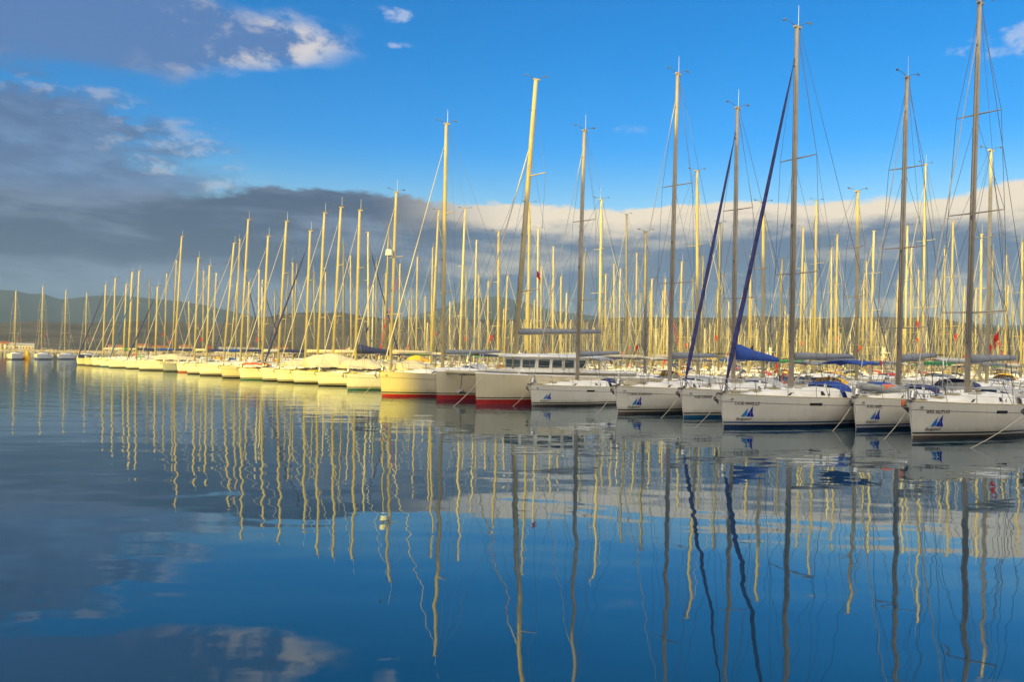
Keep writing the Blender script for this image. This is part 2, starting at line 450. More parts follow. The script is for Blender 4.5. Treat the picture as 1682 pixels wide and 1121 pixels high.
def cockpit_mesh():
    mb = MB()
    for sd in (-1, 1):
        mb.loft([[(x, sd * (y0), z) for y0, z in ((1.0, 1.1), (1.05, 1.1 + h), (1.25, 1.12 + h), (1.45, 1.1))][::sd] for x, h in ((2.36, .46), (3.2, .34), (5.2, .26), (6.3, .2))], 0, False, False, True)
        mb.box((3.9, sd * .78, 1.28), (2.6, .42, .08), 0)
    mb.box((5.2, 0, 1.45), (.18, .3, .55), 0, .7)
    return mb.mesh('cockpit', 'deck')
def wheel_mesh(sd):
    mb = MB()
    if True:
        mb.torus((5.0, sd, 1.85), .42, .018)
        for k in range(5):
            a = 2 * pi * k / 5; mb.tube((5.0, sd, 1.85), (5.0, sd + .42 * cos(a), 1.85 + .42 * sin(a)), .01, n=4)
        mb.tube((5.06, sd, 1.1), (5.02, sd, 1.85), .06, .04)
    return mb.mesh('steering_wheel', 'steel')
def hood_mesh(c):
    mb = MB(); rings = []
    for x, hw, h in ((1.85, 1.02, .50), (2.15, 1.12, .72), (2.6, 1.2, .86), (3.05, 1.2, .88)):
        rings.append([(x, -cos(t) * hw, 1.12 + max(0, sin(t)) ** .42 * h) for t in [pi * i / 10 for i in range(11)]])
    mb.loft([r[::-1] for r in rings], 0, False, False, True)
    mb.loft([[(a, b, z - .02) for a, b, z in r] for r in rings], 0, False, False, True)
    for i in (0, 1, 2):                                    # clear front panes
        r0, r1 = rings[0], rings[1]; j = 3 + i * 2 - (1 if i == 2 else 0)
        j = (2, 4, 6)[i]
        q = [r0[j], r0[j + 2], r1[j + 2], r1[j]]
        q = [tuple(Vector(p) + Vector((-.02, 0, .02))) for p in q]
        mb.add(q, [(3, 2, 1, 0)], 1)
    return mb.mesh('sprayhood', [c, 'glass'])
def bimini_mesh(c):
    mb = MB(); rings = []
    for x, dz in ((3.7, -.08), (4.2, 0), (5.4, 0), (5.9, -.08)):
        rings.append([(x, y, 3.05 + dz - .10 * y * y) for y in (-1.3, -.9, -.4, 0, .4, .9, 1.3)])
    mb.loft([r[::-1] for r in rings], 0, False, False, True); mb.loft([[(a, b, z - .03) for a, b, z in r] for r in rings], 0, False, False, True)
    for x in (4.0, 5.7):
        for sd in (-1, 1): mb.tube((4.8, sd * 1.4, 1.25), (x, sd * 1.28, 2.88), .014, n=5, mi=1)
    return mb.mesh('bimini', [c, 'steel'])
def pulpit_mesh():
    mb = MB(); h = .62
    def P(s, z, inn=.08): return (hull_x(s, fb(s)), hull_y(s, fb(s)) - inn, fb(s) + z)
    for sd in (-1, 1):
        f = lambda p: (p[0], p[1] * sd, p[2])
        mb.path([f(P(.12, 0)), f(P(.11, h)), f(P(.05, h + .05, .04)), (-MF - .12, .10 * sd, fb(0) + h + .06)], .016, 5)
        mb.path([f(P(.04, 0, .05)), (-MF - .02, .12 * sd, fb(0) + h + .05)], .016, 5)
        mb.path([f(P(.115, h * .5)), f(P(.05, h * .5, .05)), (-MF + .05, .10 * sd, fb(0) + h * .5)], .011, 5)
    mb.path([(-MF - .12, -.10, fb(0) + h + .06), (-MF - .16, 0, fb(0) + h + .06), (-MF - .12, .10, fb(0) + h + .06)], .016, 5)
    return mb.mesh('pulpit', 'steel')
def lifeline_mesh():
    mb = MB(); h = .62
    sts = [.12, .24, .37, .50, .63, .76, .88, .99]
    for sd in (-1, 1):
        P = [(hull_x(s, fb(s)), sd * (hull_y(s, fb(s)) - .08), fb(s)) for s in sts]
        for p in P[1:]: mb.tube(p, (p[0], p[1], p[2] + h), .013, n=5)
        for k in (1.0, .5): mb.path([(p[0], p[1], p[2] + h * k) for p in P], .006, 4)
    x = P[-1][0]
    mb.path([(x, -1.3, 1.8), (x + .05, 0, 1.8), (x, 1.3, 1.8)], .015, 5)
    return mb.mesh('lifelines', 'steel')
def anchor_mesh():
    mb = MB(); x = -MF
    mb.box((x + .05, 0, fb(0) + .06), (.55, .13, .05), 0)
    mb.tube((x + .35, 0, fb(0) + .14), (x - .28, 0, fb(0) - .02), .028, n=6)
    mb.loft([[(x - .22, -.16, fb(0) - .12), (x - .22, .16, fb(0) - .12), (x - .22, .0, fb(0) - .04)], [(x - .30, -.13, fb(0) - .22), (x - .30, .13, fb(0) - .22), (x - .30, 0, fb(0) - .10)], [(x - .10, -.02, fb(0) - .42), (x - .10, .02, fb(0) - .42), (x - .10, 0, fb(0) - .38)]], 0, True, True, False)
    mb.tube((x + .02, -.12, fb(0) + .02), (x + .02, .12, fb(0) + .02), .035)
    return mb.mesh('anchor', 'galvanised')
def port_mesh(sd):
    mb = MB()
    for s0, s1 in ((.335, .395),):
        if True:
            v = []
            for s, z in ((s0, .98), (s1, .98), (s1, 1.10), (s0, 1.10)):
                z -= (s - .3) * .2
                v.append((hull_x(s, z), sd * (hull_y(s, z) + .008), z))
            mb.add(v, [(0, 1, 2, 3) if sd < 0 else (3, 2, 1, 0)], 0)
    return mb.mesh('hull_window', 'glass')

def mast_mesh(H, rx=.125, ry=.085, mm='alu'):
    mb = MB(); n = 10; rings = []
    for z, k in ((1.35, 1), (H * .55, 1), (H * .86, .92), (H, .78)):
        rings.append([(rx * k * cos(2 * pi * i / n), ry * k * sin(2 * pi * i / n), z) for i in range(n)])
    mb.loft(rings, 0, True, True)
    mb.box((.05, 0, H + .03), (.42, .13, .08), 0)
    mb.tube((0, 0, 1.3), (0, 0, 1.5), .19, .16, 10, 1)
    for z in (3.6, H * .5): mb.box((-rx - .02, 0, z), (.06, .05, .12), 1)
    mb.tube((.0, 0, H * .90), (-.22, 0, H * .90 + .02), .03, n=5, mi=1)
    for sx in (-.05, .05): mb.tube((-rx - .03, sx, 3.4), (-rx * .7, sx, H * .88), .008, n=4, mi=1)
    mb.path([(0, 0, H + .05), (-.35, .12, H + .22), (-.62, .2, H + .30)], .014, 4, 1)
    mb.sphere((-.62, .2, H + .26), .06, 5, 1)
    mb.path([(0, 0, H + .05), (.3, -.15, H + .20), (.5, -.25, H + .22)], .012, 4, 1)
    mb.box((.55, -.27, H + .23), (.22, .02, .09), 1)
    return mb.mesh('mast', [mm, 'wire'])
def top_of(H, rake, z): return Vector((z * rake, 0, z))
def yacht(bow, mastpt, H, label, group=None, heading=None, det=2, top='gelcoat', bottom='black_bottom', stripe='blue_stripe', cover='cover_grey',
          jib='sail_white', hood='cover_grey', flag=None, rake=.02, L=None, bimini=None, boom_z=2.85, bag=False, text=None, logo=False, boomup=.03, nspr=2, line=False, awning=None, antenna=True, mw=1.0, cat='sailing yacht', wirer=None, hs_k=1.0, jr=None, mm='alu', wk=1.0, clutter=0):
    """bow, mastpt: ground positions. det 2 = full detail, 1 = middle, 0 = far"""
    d = (Vector(mastpt) - Vector(bow)); rz = atan2(d.y, d.x)
    k = d.length / MF; ks = max(.8, min(1.0, k)) * hs_k
    r = empty('sailing_yacht', (mastpt[0], mastpt[1], 0), rz)
    tag(r, label, cat, group)
    k3 = (k, ks * wk, ks)
    hull = ob('hull', cached(('h', top, bottom, stripe), lambda: hull_mesh('hull', top, bottom, stripe)), r, sc=k3)
    ob('deck', cached('deck', deck_mesh), r, sc=k3)
    cr = ob('coachroof', cached('coach', coach_mesh), r, sc=k3)
    for xa, xb in (((-1.35, -.2), (.0, 1.1), (1.25, 2.05)) if det else ((-1.0, 2.05),)):
        for sd in (-1, 1): ob('window', cached(('win', xa, xb, sd), lambda: side_window_mesh(xa, xb, sd)), cr)
    ob('cockpit', cached('cockpit', cockpit_mesh), r, sc=k3)
    if hood: ob('sprayhood', cached(('hood', hood), lambda: hood_mesh(hood)), r, sc=k3)
    if bimini: ob('bimini', cached(('bim', bimini), lambda: bimini_mesh(bimini)), r, sc=k3)
    if det >= 1:
        ob('pulpit', cached('pulpit', pulpit_mesh), r, sc=k3)
        ob('lifelines', cached('life', lifeline_mesh), r, sc=k3)
        for hx_ in HATCHES: ob('hatch', cached(('hatch', hx_), lambda: hatch_mesh(*hx_)), cr)
        ob('anchor', cached('anchor', anchor_mesh), r, sc=k3)
    if det >= 2:
        for sd in (-1, 1):
            ob('hull_window', cached(('port', sd), lambda: port_mesh(sd)), hull)
            ob('steering_wheel', cached(('wheel', sd), lambda: wheel_mesh(sd * .62)), r, sc=k3)
    # rig
    shear = Matrix(((1, 0, rake, 0), (0, 1, 0, 0), (0, 0, 1, 0), (0, 0, 0, 1)))
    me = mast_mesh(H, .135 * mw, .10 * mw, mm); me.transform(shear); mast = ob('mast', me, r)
    wr = wirer or (.0105 if det == 2 else .011 if det == 1 else .013)
    hts = [.38, .67] if nspr == 2 else [.28, .51, .74]
    lens = [1.05, .85] if nspr == 2 else [1.15, .98, .78]
    tips = []
    for h, ln in zip(hts, lens):
        z = H * h; b = top_of(H, rake, z); ln *= min(1.1, H / 16)
        for sd in (-1, 1):
            mb = MB(); mb.tube(b + Vector((.03, 0, 0)), b + Vector((.22 * ln + .03, sd * ln, .05)), .034, .022, 5)
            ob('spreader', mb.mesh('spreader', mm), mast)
        tips.append((b + Vector((.22 * ln + .03, 0, .05)), ln))
    mb = MB(); hd = top_of(H, rake, H); yb = BEAM * ks * wk * .93; dz = fb(.43) * ks
    for sd in (-1, 1):
        pts = [hd + Vector((.05, 0, -.15))] + [t + Vector((0, sd * l, 0)) for t, l in tips[::-1]] + [Vector((.35, sd * yb, dz))]
        mb.path(pts, wr, 4)
        b0 = top_of(H, rake, H * hts[0] - .1)
        mb.path([b0, Vector((.30, sd * yb, dz))], wr, 4)
        for (t, l), h2 in zip(tips[:-1], hts[1:]): mb.path([t + Vector((0, sd * l, 0)), top_of(H, rake, H * h2 - .1)], wr * .8, 4)
        mb.path([Vector((6.6 * k, sd * 1.2 * ks, 1.2 * ks)), Vector((5.6 * k, 0, 3.2 + .2 * H))], wr, 4)
    mb.path([Vector((5.6 * k, 0, 3.2 + .2 * H)), hd + Vector((.2, 0, 0))], wr, 4)
    mb.path([hd + Vector((.12, .03, 0)), Vector((4.5 * k, .03, boom_z + .1))], wr * .7, 4)   # topping lift
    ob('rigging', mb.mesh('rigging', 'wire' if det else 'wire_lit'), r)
    # forestay + furled sail
    a = Vector((-d.length + .25, 0, fb(0) * ks + .18)); b = top_of(H, rake, H * .92) + Vector((-.12, 0, 0))
    if jib:
        rj = (.085 if jib != 'sail_white' else .034) * (1 if det else .6)
        if jr: rj = jr
        p = lambda t: a + (b - a) * t
        mb = MB(); mb.path([p(.0), p(.05), p(.10), p(.5), p(.85), p(.955), p(1)], [.02, rj * .8, rj * 1.2, rj * 1.0, rj * .65, .02, .012], 7, 0)
        if det: mb.tube(p(-.005), p(.012), .12, n=9, mi=1)
        ob('furled_sail', mb.mesh('furled_sail', [jib, 'steel']), r)
    else:
        mb = MB(); mb.path([a, b], wr * 1.3, 4); ob('forestay', mb.mesh('forestay', 'wire'), r)
    # boom
    bl = 4.9 * k; bz = boom_z; mb = MB()
    mb.tube((.1, 0, bz), (bl, 0, bz + bl * boomup), .075, .07, 8)
    mb.tube((.12, 0, 1.75), (bl * .3, 0, bz - .05), .035, n=6)
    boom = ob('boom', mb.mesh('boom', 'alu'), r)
    if cover:
        mb = MB(); rings = []
        if bag: prof = ((.06, .80), (.6, .78), (bl * .4, .55), (bl * .75, .38), (bl * .97, .24))
        else: prof = ((.12, .34), (bl * .2, .32), (bl * .5, .27), (bl * .8, .23), (bl * .98, .18))
        for i, (x, h) in enumerate(prof):
            z0 = bz + x * boomup - .06; wv = (.13 if bag else .12) * (1 + .1 * sin(i * 2.3))
            rings.append([(x, -wv, z0), (x, -wv * 1.1, z0 + h * .5), (x, -wv * .3, z0 + h), (x, wv * .3, z0 + h), (x, wv * 1.1, z0 + h * .5), (x, wv, z0)])
        mb.loft(rings, 0, True, True)
        ob('sail_cover', mb.mesh('sail_cover', cover), boom)
    if flag:
        t, l = tips[0]; z = t.z - random.uniform(.5, 1.4); y0 = -l * .7 if flag[1] < 0 else l * .7
        mb = MB(); wv = flag[2] if len(flag) > 2 else .75
        n = 6; rings = [[(t.x + wv * .45 * i / n, y0 + .10 * sin(i * 1.5) , z - .95 * wv * i / n * .8 + (0 if q else -.55 * wv)) for q in (1, 0)] for i in range(n + 1)]
        mb.loft(rings, 0, False); f = ob('flag', mb.mesh('flag', flag[0]), r)
        mb = MB(); mb.tube((t.x, y0, dz), (t.x, y0, t.z), wr * .6, n=4); 
        ob('halyard', mb.mesh('halyard', 'wire'), r)
    if antenna:
        mb = MB(); mb.tube(hd + Vector((.1, 0, .05)), hd + Vector((.1, 0, 1.0)), .011, .006, 4)
        ob('antenna', mb.mesh('antenna', 'white_plastic'), mast)
    if awning:
        c_, x0, x1, h_ = awning; mb = MB(); rings = []
        for i in range(9):
            t = i / 8; x = x0 + (x1 - x0) * t
            pk = 1.45 + h_ * (.55 + .45 * sin(pi * min(1, t * 1.15 + .05))) + .06 * sin(i * 2.1)
            wv = 1.30 + .12 * sin(i * 1.7); rings.append([(x, -wv, 1.50 + .07 * sin(i * 2.9)), (x, -wv * .78, 1.5 + (pk - 1.5) * .38), (x, -.40, pk - .20), (x, 0, pk), (x, .40, pk - .20), (x, wv * .78, 1.5 + (pk - 1.5) * .38), (x, wv, 1.50)])
        mb.loft([q[::-1] for q in rings], 0, False, False, True); mb.add(rings[0], [tuple(range(7))[::-1]]); mb.add(rings[-1], [tuple(range(7))])
        ob('awning', mb.mesh('awning', c_), r)
    if line:
        mb = MB(); a = Vector((-d.length + .12, .02, fb(0) * ks - .12)); e = Vector((-d.length + line[0], line[1], -.15))
        pts = [a + (e - a) * t + Vector((0, 0, -.10 * sin(pi * t))) for t in [i / 8 for i in range(9)]]
        mb.path(pts, .013, 5); ob('mooring_line', mb.mesh('mooring_line', 'rope'), r)
        mb = MB(); s = .035; mb.box((hull_x(s, 1.2), -hull_y(s, 1.2) - .01, 1.24), (.24, .03, .06), 0)
        ob('fairlead', mb.mesh('fairlead', 'steel'), r, sc=k3)
    if clutter:
        x = 6.1 * k; z = 1.15
        if clutter & 1:
            mb = MB()
            mb.path([(x, -1.35, z), (x - .1, -1.3, 3.0), (x - .1, -1.0, 3.2), (x - .1, 1.0, 3.2), (x - .1, 1.3, 3.0), (x, 1.35, z)], .025, 6)
            mb.path([(x - .5, -1.35, z), (x - .4, -1.3, 3.0), (x - .4, 1.3, 3.0), (x - .5, 1.35, z)], .025, 6)
            arch = ob('stern_arch', mb.mesh('stern_arch', 'steel'), r)
            mb = MB(); mb.box((x - .25, 0, 3.26), (.9, 1.9, .05)); ob('solar_panel', mb.mesh('solar_panel', 'glass'), arch)
        if clutter & 2:
            mb = MB(); mb.torus((x + .1, -.9, 1.7), .30, .07); ob('lifebuoy', mb.mesh('lifebuoy', 'cover_orange'), r)
        if clutter & 4:
            mb = MB(); mb.tube((x, 1.2, z), (x, 1.2, 4.0), .03, n=6); mb.tube((x - .3, 1.2, 4.1), (x + .35, 1.2, 4.1), .09, .05, 8)
            for q_ in range(3):
                a_ = q_ * 2.094; mb.box((x - .32, 1.2 + .32 * cos(a_), 4.1 + .32 * sin(a_)), (.03, .12 + abs(cos(a_)) * .5, .12 + abs(sin(a_)) * .5))
            ob('wind_generator', mb.mesh('wind_generator', 'white_plastic'), r)
        if clutter & 8:
            mb = MB(); mb.box((x + .15, .9, 1.75), (.3, .32, .42), 0, .8); mb.tube((x + .3, .9, 1.55), (x + .3, .9, .9), .06, n=6)
            ob('outboard_motor', mb.mesh('outboard_motor', 'galvanised'), r)
    if det >= 2:
        for wx, wy in ((2.75, 1.02), (2.75, -1.02), (3.9, 1.28), (3.9, -1.28), (1.9, .5), (1.9, -.5)):
            def wn():
                m = MB(); m.tube((0, 0, 0), (0, 0, .10), .085, .06, 8); m.tube((0, 0, .10), (0, 0, .17), .05, .065, 8); return m.mesh('winch', 'steel')
            ob('winch', cached('winch', wn), r, (wx * k, wy * ks, 1.60 * ks if wx > 2 else 1.74 * ks))
        mb = MB(); mb.box((3.2, 0, 1.32), (.75, .5, .24)); ob('liferaft', mb.mesh('liferaft', 'white_plastic'), r, sc=k3)
        for q_ in range(3):
            mb = MB(); mb.torus((0, 0, 0), .14 + .01 * q_, .03, 'z', 10); ob('coiled_rope', mb.mesh('coiled_rope', 'rope'), r, ((-1.2 + q_ * 1.1) * k, (-.75 + .3 * q_) * ks, 1.36 * ks + .35))
    if text: lettering(hull, text, .045 if len(text) < 10 else .04, 1.0, .185, 'ink', 'hull_name')
    if logo:
        logo_mark(hull)
    return r

def surf(x, z, off=.012):
    """point on the port topside above template x, height z (outward offset)"""
    s = max(0.0, min(1.0, (x + MF) / L0))
    for _ in range(6):
        s = max(0.0, min(1.0, s + (x - hull_x(s, z)) / L0))
    return (hull_x(s, z), -hull_y(s, z) - off, z)
def text_geo(txt, size, shear=0.0):
    cu = bpy.data.curves.new('t', 'FONT'); cu.body = txt; cu.size = size; cu.resolution_u = 2; cu.shear = shear; cu.offset = size * .012
    o = bpy.data.objects.new('t', cu); COL.objects.link(o)
    dg = bpy.context.evaluated_depsgraph_get(); me = o.evaluated_get(dg).to_mesh()
    v = [tuple(q.co) for q in me.vertices]; f = [tuple(p.vertices) for p in me.polygons]
    o.evaluated_get(dg).to_mesh_clear(); bpy.data.objects.remove(o); bpy.data.curves.remove(cu)
    return v, f
def lettering(parent, txt, s0, z0, size, m_, name, shear=0.0, x0=None):
    v, f = text_geo(txt, size, shear); x0 = hull_x(s0, z0) if x0 is None else x0
    mb = MB(); mb.add([surf(x0 + a, z0 + b) for a, b, _ in v], f)
    me = mb.mesh(name, m_); return ob(name, me, parent)
def logo_mark(parent):
    xc = hull_x(.085, .7); zc = .48; k = .37
    def sail(pts, m_):
        mb = MB(); mb.add([surf(xc + a * k, zc + b * k, .012) for a, b in pts], [tuple(range(len(pts)))]); return mb
    lt = [[(-.62, 0), (-.40, .40), (-.25, .62), (-.20, .05)], [(-.16, .05), (-.30, .55), (.0, 1.0), (.02, .45), (-.02, .1)]]
    dk = [[(.02, .02), (.10, .42), (.32, .80), (.38, .4), (.40, .02)], [(.30, .86), (.52, 1.25), (.60, .5), (.85, .0), (.42, .02), (.42, .5)]]
    mb = MB()
    for p in lt: mb.add([surf(xc + a * k, zc + b * k) for a, b in p], [tuple(range(len(p)))[::-1]], 0)
    for p in dk: mb.add([surf(xc + a * k, zc + b * k) for a, b in p], [tuple(range(len(p)))[::-1]], 1)
    ob('logo', mb.mesh('logo', ['logo_light', 'logo_dark']), parent)
    lettering(parent, "Budgetsail", 0, .33, .155, 'ink', 'logo_script', shear=.35, x0=xc - .42)

# ------------------------------------------------------------------ where the boats lie
Q = Vector((-.623, .782)); P = Vector((.866, .5)); N = Vector((-.5, .866)); O = Vector((14.2, 28.8))   # along the row, aft, first bow
def ground(px, row):
    px, row = un(px, row); Z = F * CH / (row - HY); return Vector(((px - CX) * Z / F, Z))
def ray_hit(A, dirv, px):
    k = (px - CX) / F; return (k * A.y - A.x) / (dirv.x - k * dirv.y)
FRONT = []
def front(bx, wy, mbx, mtx, mty, label, short, **kw):
    A = ground(bx, wy); best = None                     # boats lie at slightly different angles
    for th in range(16, 47):
        Pd = Vector((cos(radians(th)), sin(radians(th)))); t = ray_hit(A, Pd, un(mbx, 605)[0])
        c_ = abs(t - 4.6) + .035 * abs(th - 30)
        if best is None or c_ < best[0]: best = (c_, Pd, t)
    _, P, tc_ = best
    if not 3.0 < tc_ < 6.6: print('odd mast', bx, tc_)
    mp = A + P * tc_; ux, uy = un(mtx, mty); s = ray_hit(mp, P, ux)   # horizontal offset of the masthead along the boat
    zt = mp.y + s * P.y; H = (HY - uy) / F * zt + CH
    rk = max(-.04, min(.09, s / H))
    FRONT.append((mtx, mp, H, short))
    if bx > 860: kw['mm'] = 'mast_mid'  # darker mast copy, the shade on these near masts put into its colour
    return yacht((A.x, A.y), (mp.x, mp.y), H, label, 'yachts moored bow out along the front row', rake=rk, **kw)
G = 'yachts moored bow out along the front row'
front(1493, 722, 1588, 1609, 5, 'white yacht nearest the camera at the right end, black waterline, blue sail logo', 'the rightmost yacht', text='BRS ALTUG', logo=True, bottom='brown_bottom', stripe='black_stripe', hood='cover_pale', line=(-1.1, .5), nspr=3, boomup=.045, mw=1.0, jr=.022, wk=.94)
front(1402, 708, 1475, 1490, 128, 'white yacht with navy waterline and a grey dinghy on its foredeck', 'the yacht carrying the dinghy', text='KAS AREL', logo=True, bottom='navy_bottom', stripe='blue_stripe', line=(-1.1, .5), nspr=3, hood='cover_navy', boomup=.07, jr=.022, wk=.84)
front(1182, 703, 1300, 1309, 45, 'long white yacht with a thick navy furled headsail and double blue waterline', 'the long yacht with navy headsail', text='DUE NAILLE', logo=True, bottom='navy_bottom', stripe='blue_stripe', jib='sail_navy', line=(-1.1, .5), hood='cover_blue', bimini='cover_blue', nspr=2, boomup=.035, mw=1.0)
front(1118, 687, 1205, 1211, 178, 'white yacht with bright blue boom bag and slim navy furled headsail', 'the yacht with the blue boom bag', text='ASE DENIZ', bottom='blue_bottom', stripe='black_stripe', jib='sail_navy', cover='cover_blue', bag=True, boomup=-.015, line=(-1.1, .5), hood='cover_pale')
front(1010, 681, 1100, 1113, 122, 'white yacht with blue sail logo and brown waterline, left of the blue boom bag yacht', 'the yacht left of the blue boom bag', text='TUNA KARACA', logo=True, bottom='brown_bottom', stripe='black_stripe', line=(-1.1, .5), hood='cover_pale', jr=.022)
front(870, 668, 948, 960, 215, 'white yacht with small blue sail logo moored just right of the catamaran', 'the yacht right of the catamaran', logo=True, bottom='brown_bottom', stripe='black_stripe', line=(-1.1, .5), hood='cover_navy', boomup=.06, jr=.022)
front(622, 651, 727, 733, 204, 'cream yacht with thin red waterline moored just left of the catamaran', 'the yacht left of the catamaran', top='gelcoat_cream', bottom='red_bottom', stripe='black_stripe', line=(-1.1, .5), hood='cover_pale', boomup=.05, hs_k=1.18, jr=.04)
front(567, 641, 641, 651, 316, 'sunlit yacht with teal waterline and white radar dome on its mast', 'the yacht with the radar dome', bottom='teal_bottom', stripe='black_stripe', cover='cover_cream', hood='cover_cream', awning=('cover_cream', .6, 4.5, .9))
front(520, 634, 584, 591, 346, 'sunlit yacht with navy boom cover wrapped round its mast and cream awning', 'the yacht with wrapped navy boom cover', bottom='black_bottom', stripe='black_stripe', cover='cover_navy', bag=True, hood='cover_cream', awning=('cover_cream', -1.2, 3.4, .9))
front(480, 630, 546, 560, 341, 'brightly sunlit yacht under a large cream tent awning', 'the yacht under the large cream tent', bottom='black_bottom', stripe='black_stripe', cover='cover_cream', hood=None, awning=('cover_cream', -2.6, 3.6, 1.35))
front(453, 628, 521, 533, 350, 'brightly sunlit white yacht with a low cream cover over its deck', 'the yacht with low cream cover', bottom='black_bottom', stripe='black_stripe', cover='cover_cream', hood='cover_cream', awning=('cover_cream', -3.0, 2.6, .75))
front(428, 626, 501, 509.6, 380, 'sunlit yacht with a navy furled headsail just left of the low cream cover', 'the navy headsail yacht left of the tents', jib='sail_navy', cover='cover_cream', hood='cover_cream')
front(392, 624, 456, 470.5, 364, 'sunlit white yacht with teal waterline and orange cover on its foredeck', 'the yacht with the orange foredeck cover', bottom='teal_bottom', stripe='black_stripe', cover='cover_navy', hood='cover_red', awning=('cover_orange', -3.4, -.9, .30))
front(362, 621, 430, 440.5, 388.5, 'tan sunlit yacht partly hidden left of the orange foredeck cover', 'the tan yacht', top='gelcoat_cream', bottom='black_bottom', hood='cover_cream', cover='cover_pale')
front(325, 617, 394, 408, 361, 'sunlit yacht with the tallest white mast of the left cluster', 'the yacht with the tallest left mast', bottom='black_bottom', stripe='black_stripe', cover='cover_navy', hood='cover_navy')
front(305, 614.5, 366, 384.5, 400, 'sunlit white yacht with steeply raked mast beside the tallest left mast', 'the raked mast yacht', hood='cover_cream', cover='cover_blue')
front(290, 612, 339, 344.4, 437, 'small white sunlit yacht with a thin red waterline and short mast', 'the small yacht with red waterline', bottom='red_bottom', stripe='red_stripe', cover='cover_navy', hood='cover_pale')
front(266, 610.5, 319, 326, 424, 'grey blue hulled yacht among the white ones of the left cluster', 'the grey blue yacht', top='hull_grey', bottom='black_bottom', cover='cover_cream', hood='cover_navy')
front(226, 608.5, 286, 298.7, 389, 'white sunlit yacht whose tall raked mast tops the far left cluster', 'the tall raked far left yacht', cover='cover_navy', hood='cover_cream', awning=('cover_cream', -2.6, 3.0, .9))
front(205, 606, 254.6, 259, 471.6, 'small sunlit yacht with dark mast and navy furled headsail', 'the small dark masted yacht', jib='sail_navy', cover='cover_blue', hood='cover_blue')
front(177, 604.5, 223, 228.6, 446, 'white sunlit yacht with a blue furled headsail near the left end of the row', 'the yacht with blue headsail', jib='sail_blue', cover='cover_navy', hood='cover_pale')
front(163, 603, 210.5, 217.5, 448, 'white sunlit yacht with a bright blue bow patch', 'the yacht with the blue bow', cover='cover_cream', hood='cover_cream', top='gelcoat', bottom='blue_bottom', stripe='blue_stripe', mw=1.3)
front(150, 602, 202.4, 207.7, 467, 'sunlit yacht with a bright green boom cover near the left end', 'the yacht with green boom cover', cover='cover_green', hood='cover_green')
front(138, 601, 184.5, 189.6, 458, 'sunlit cream yacht second from the left end of the front row', 'the cream yacht second from the end', top='gelcoat_cream', cover='cover_cream', hood='cover_pale')
front(125, 600, 168, 173.8, 468, 'cream yacht with black furled headsail at the left end of the front row', 'the leftmost front row yacht', top='gelcoat_cream', jib='sail_navy', cover='cover_cream', hood='cover_cream')
# right of the frame edge: the bow of the next boat along
front(1690, 733, 1840, 1850, -60, 'white yacht cut off by the right edge with its mooring line in view', 'the cut off yacht', bottom='black_bottom', stripe='black_stripe', line=(-3.4, -.2), hood='cover_pale')

# radar dome on one mast, as its part
def radar(parent_short, z):
    for mtx, mp, H, sh in FRONT:
        if sh == parent_short:
            for o in COL.objects:
                if o.name.startswith('mast') and o.parent and (o.parent.location.xy - mp).length < .05:
                    mb = MB(); mb.tube((-.35, 0, z), (-.35, 0, z + .45), .30, .26, 12); mb.box((-.15, 0, z - .03), (.4, .1, .06))
                    ob('radar_dome', mb.mesh('radar_dome', 'white_plastic'), o); return
radar('the yacht with the radar dome', 10.6)

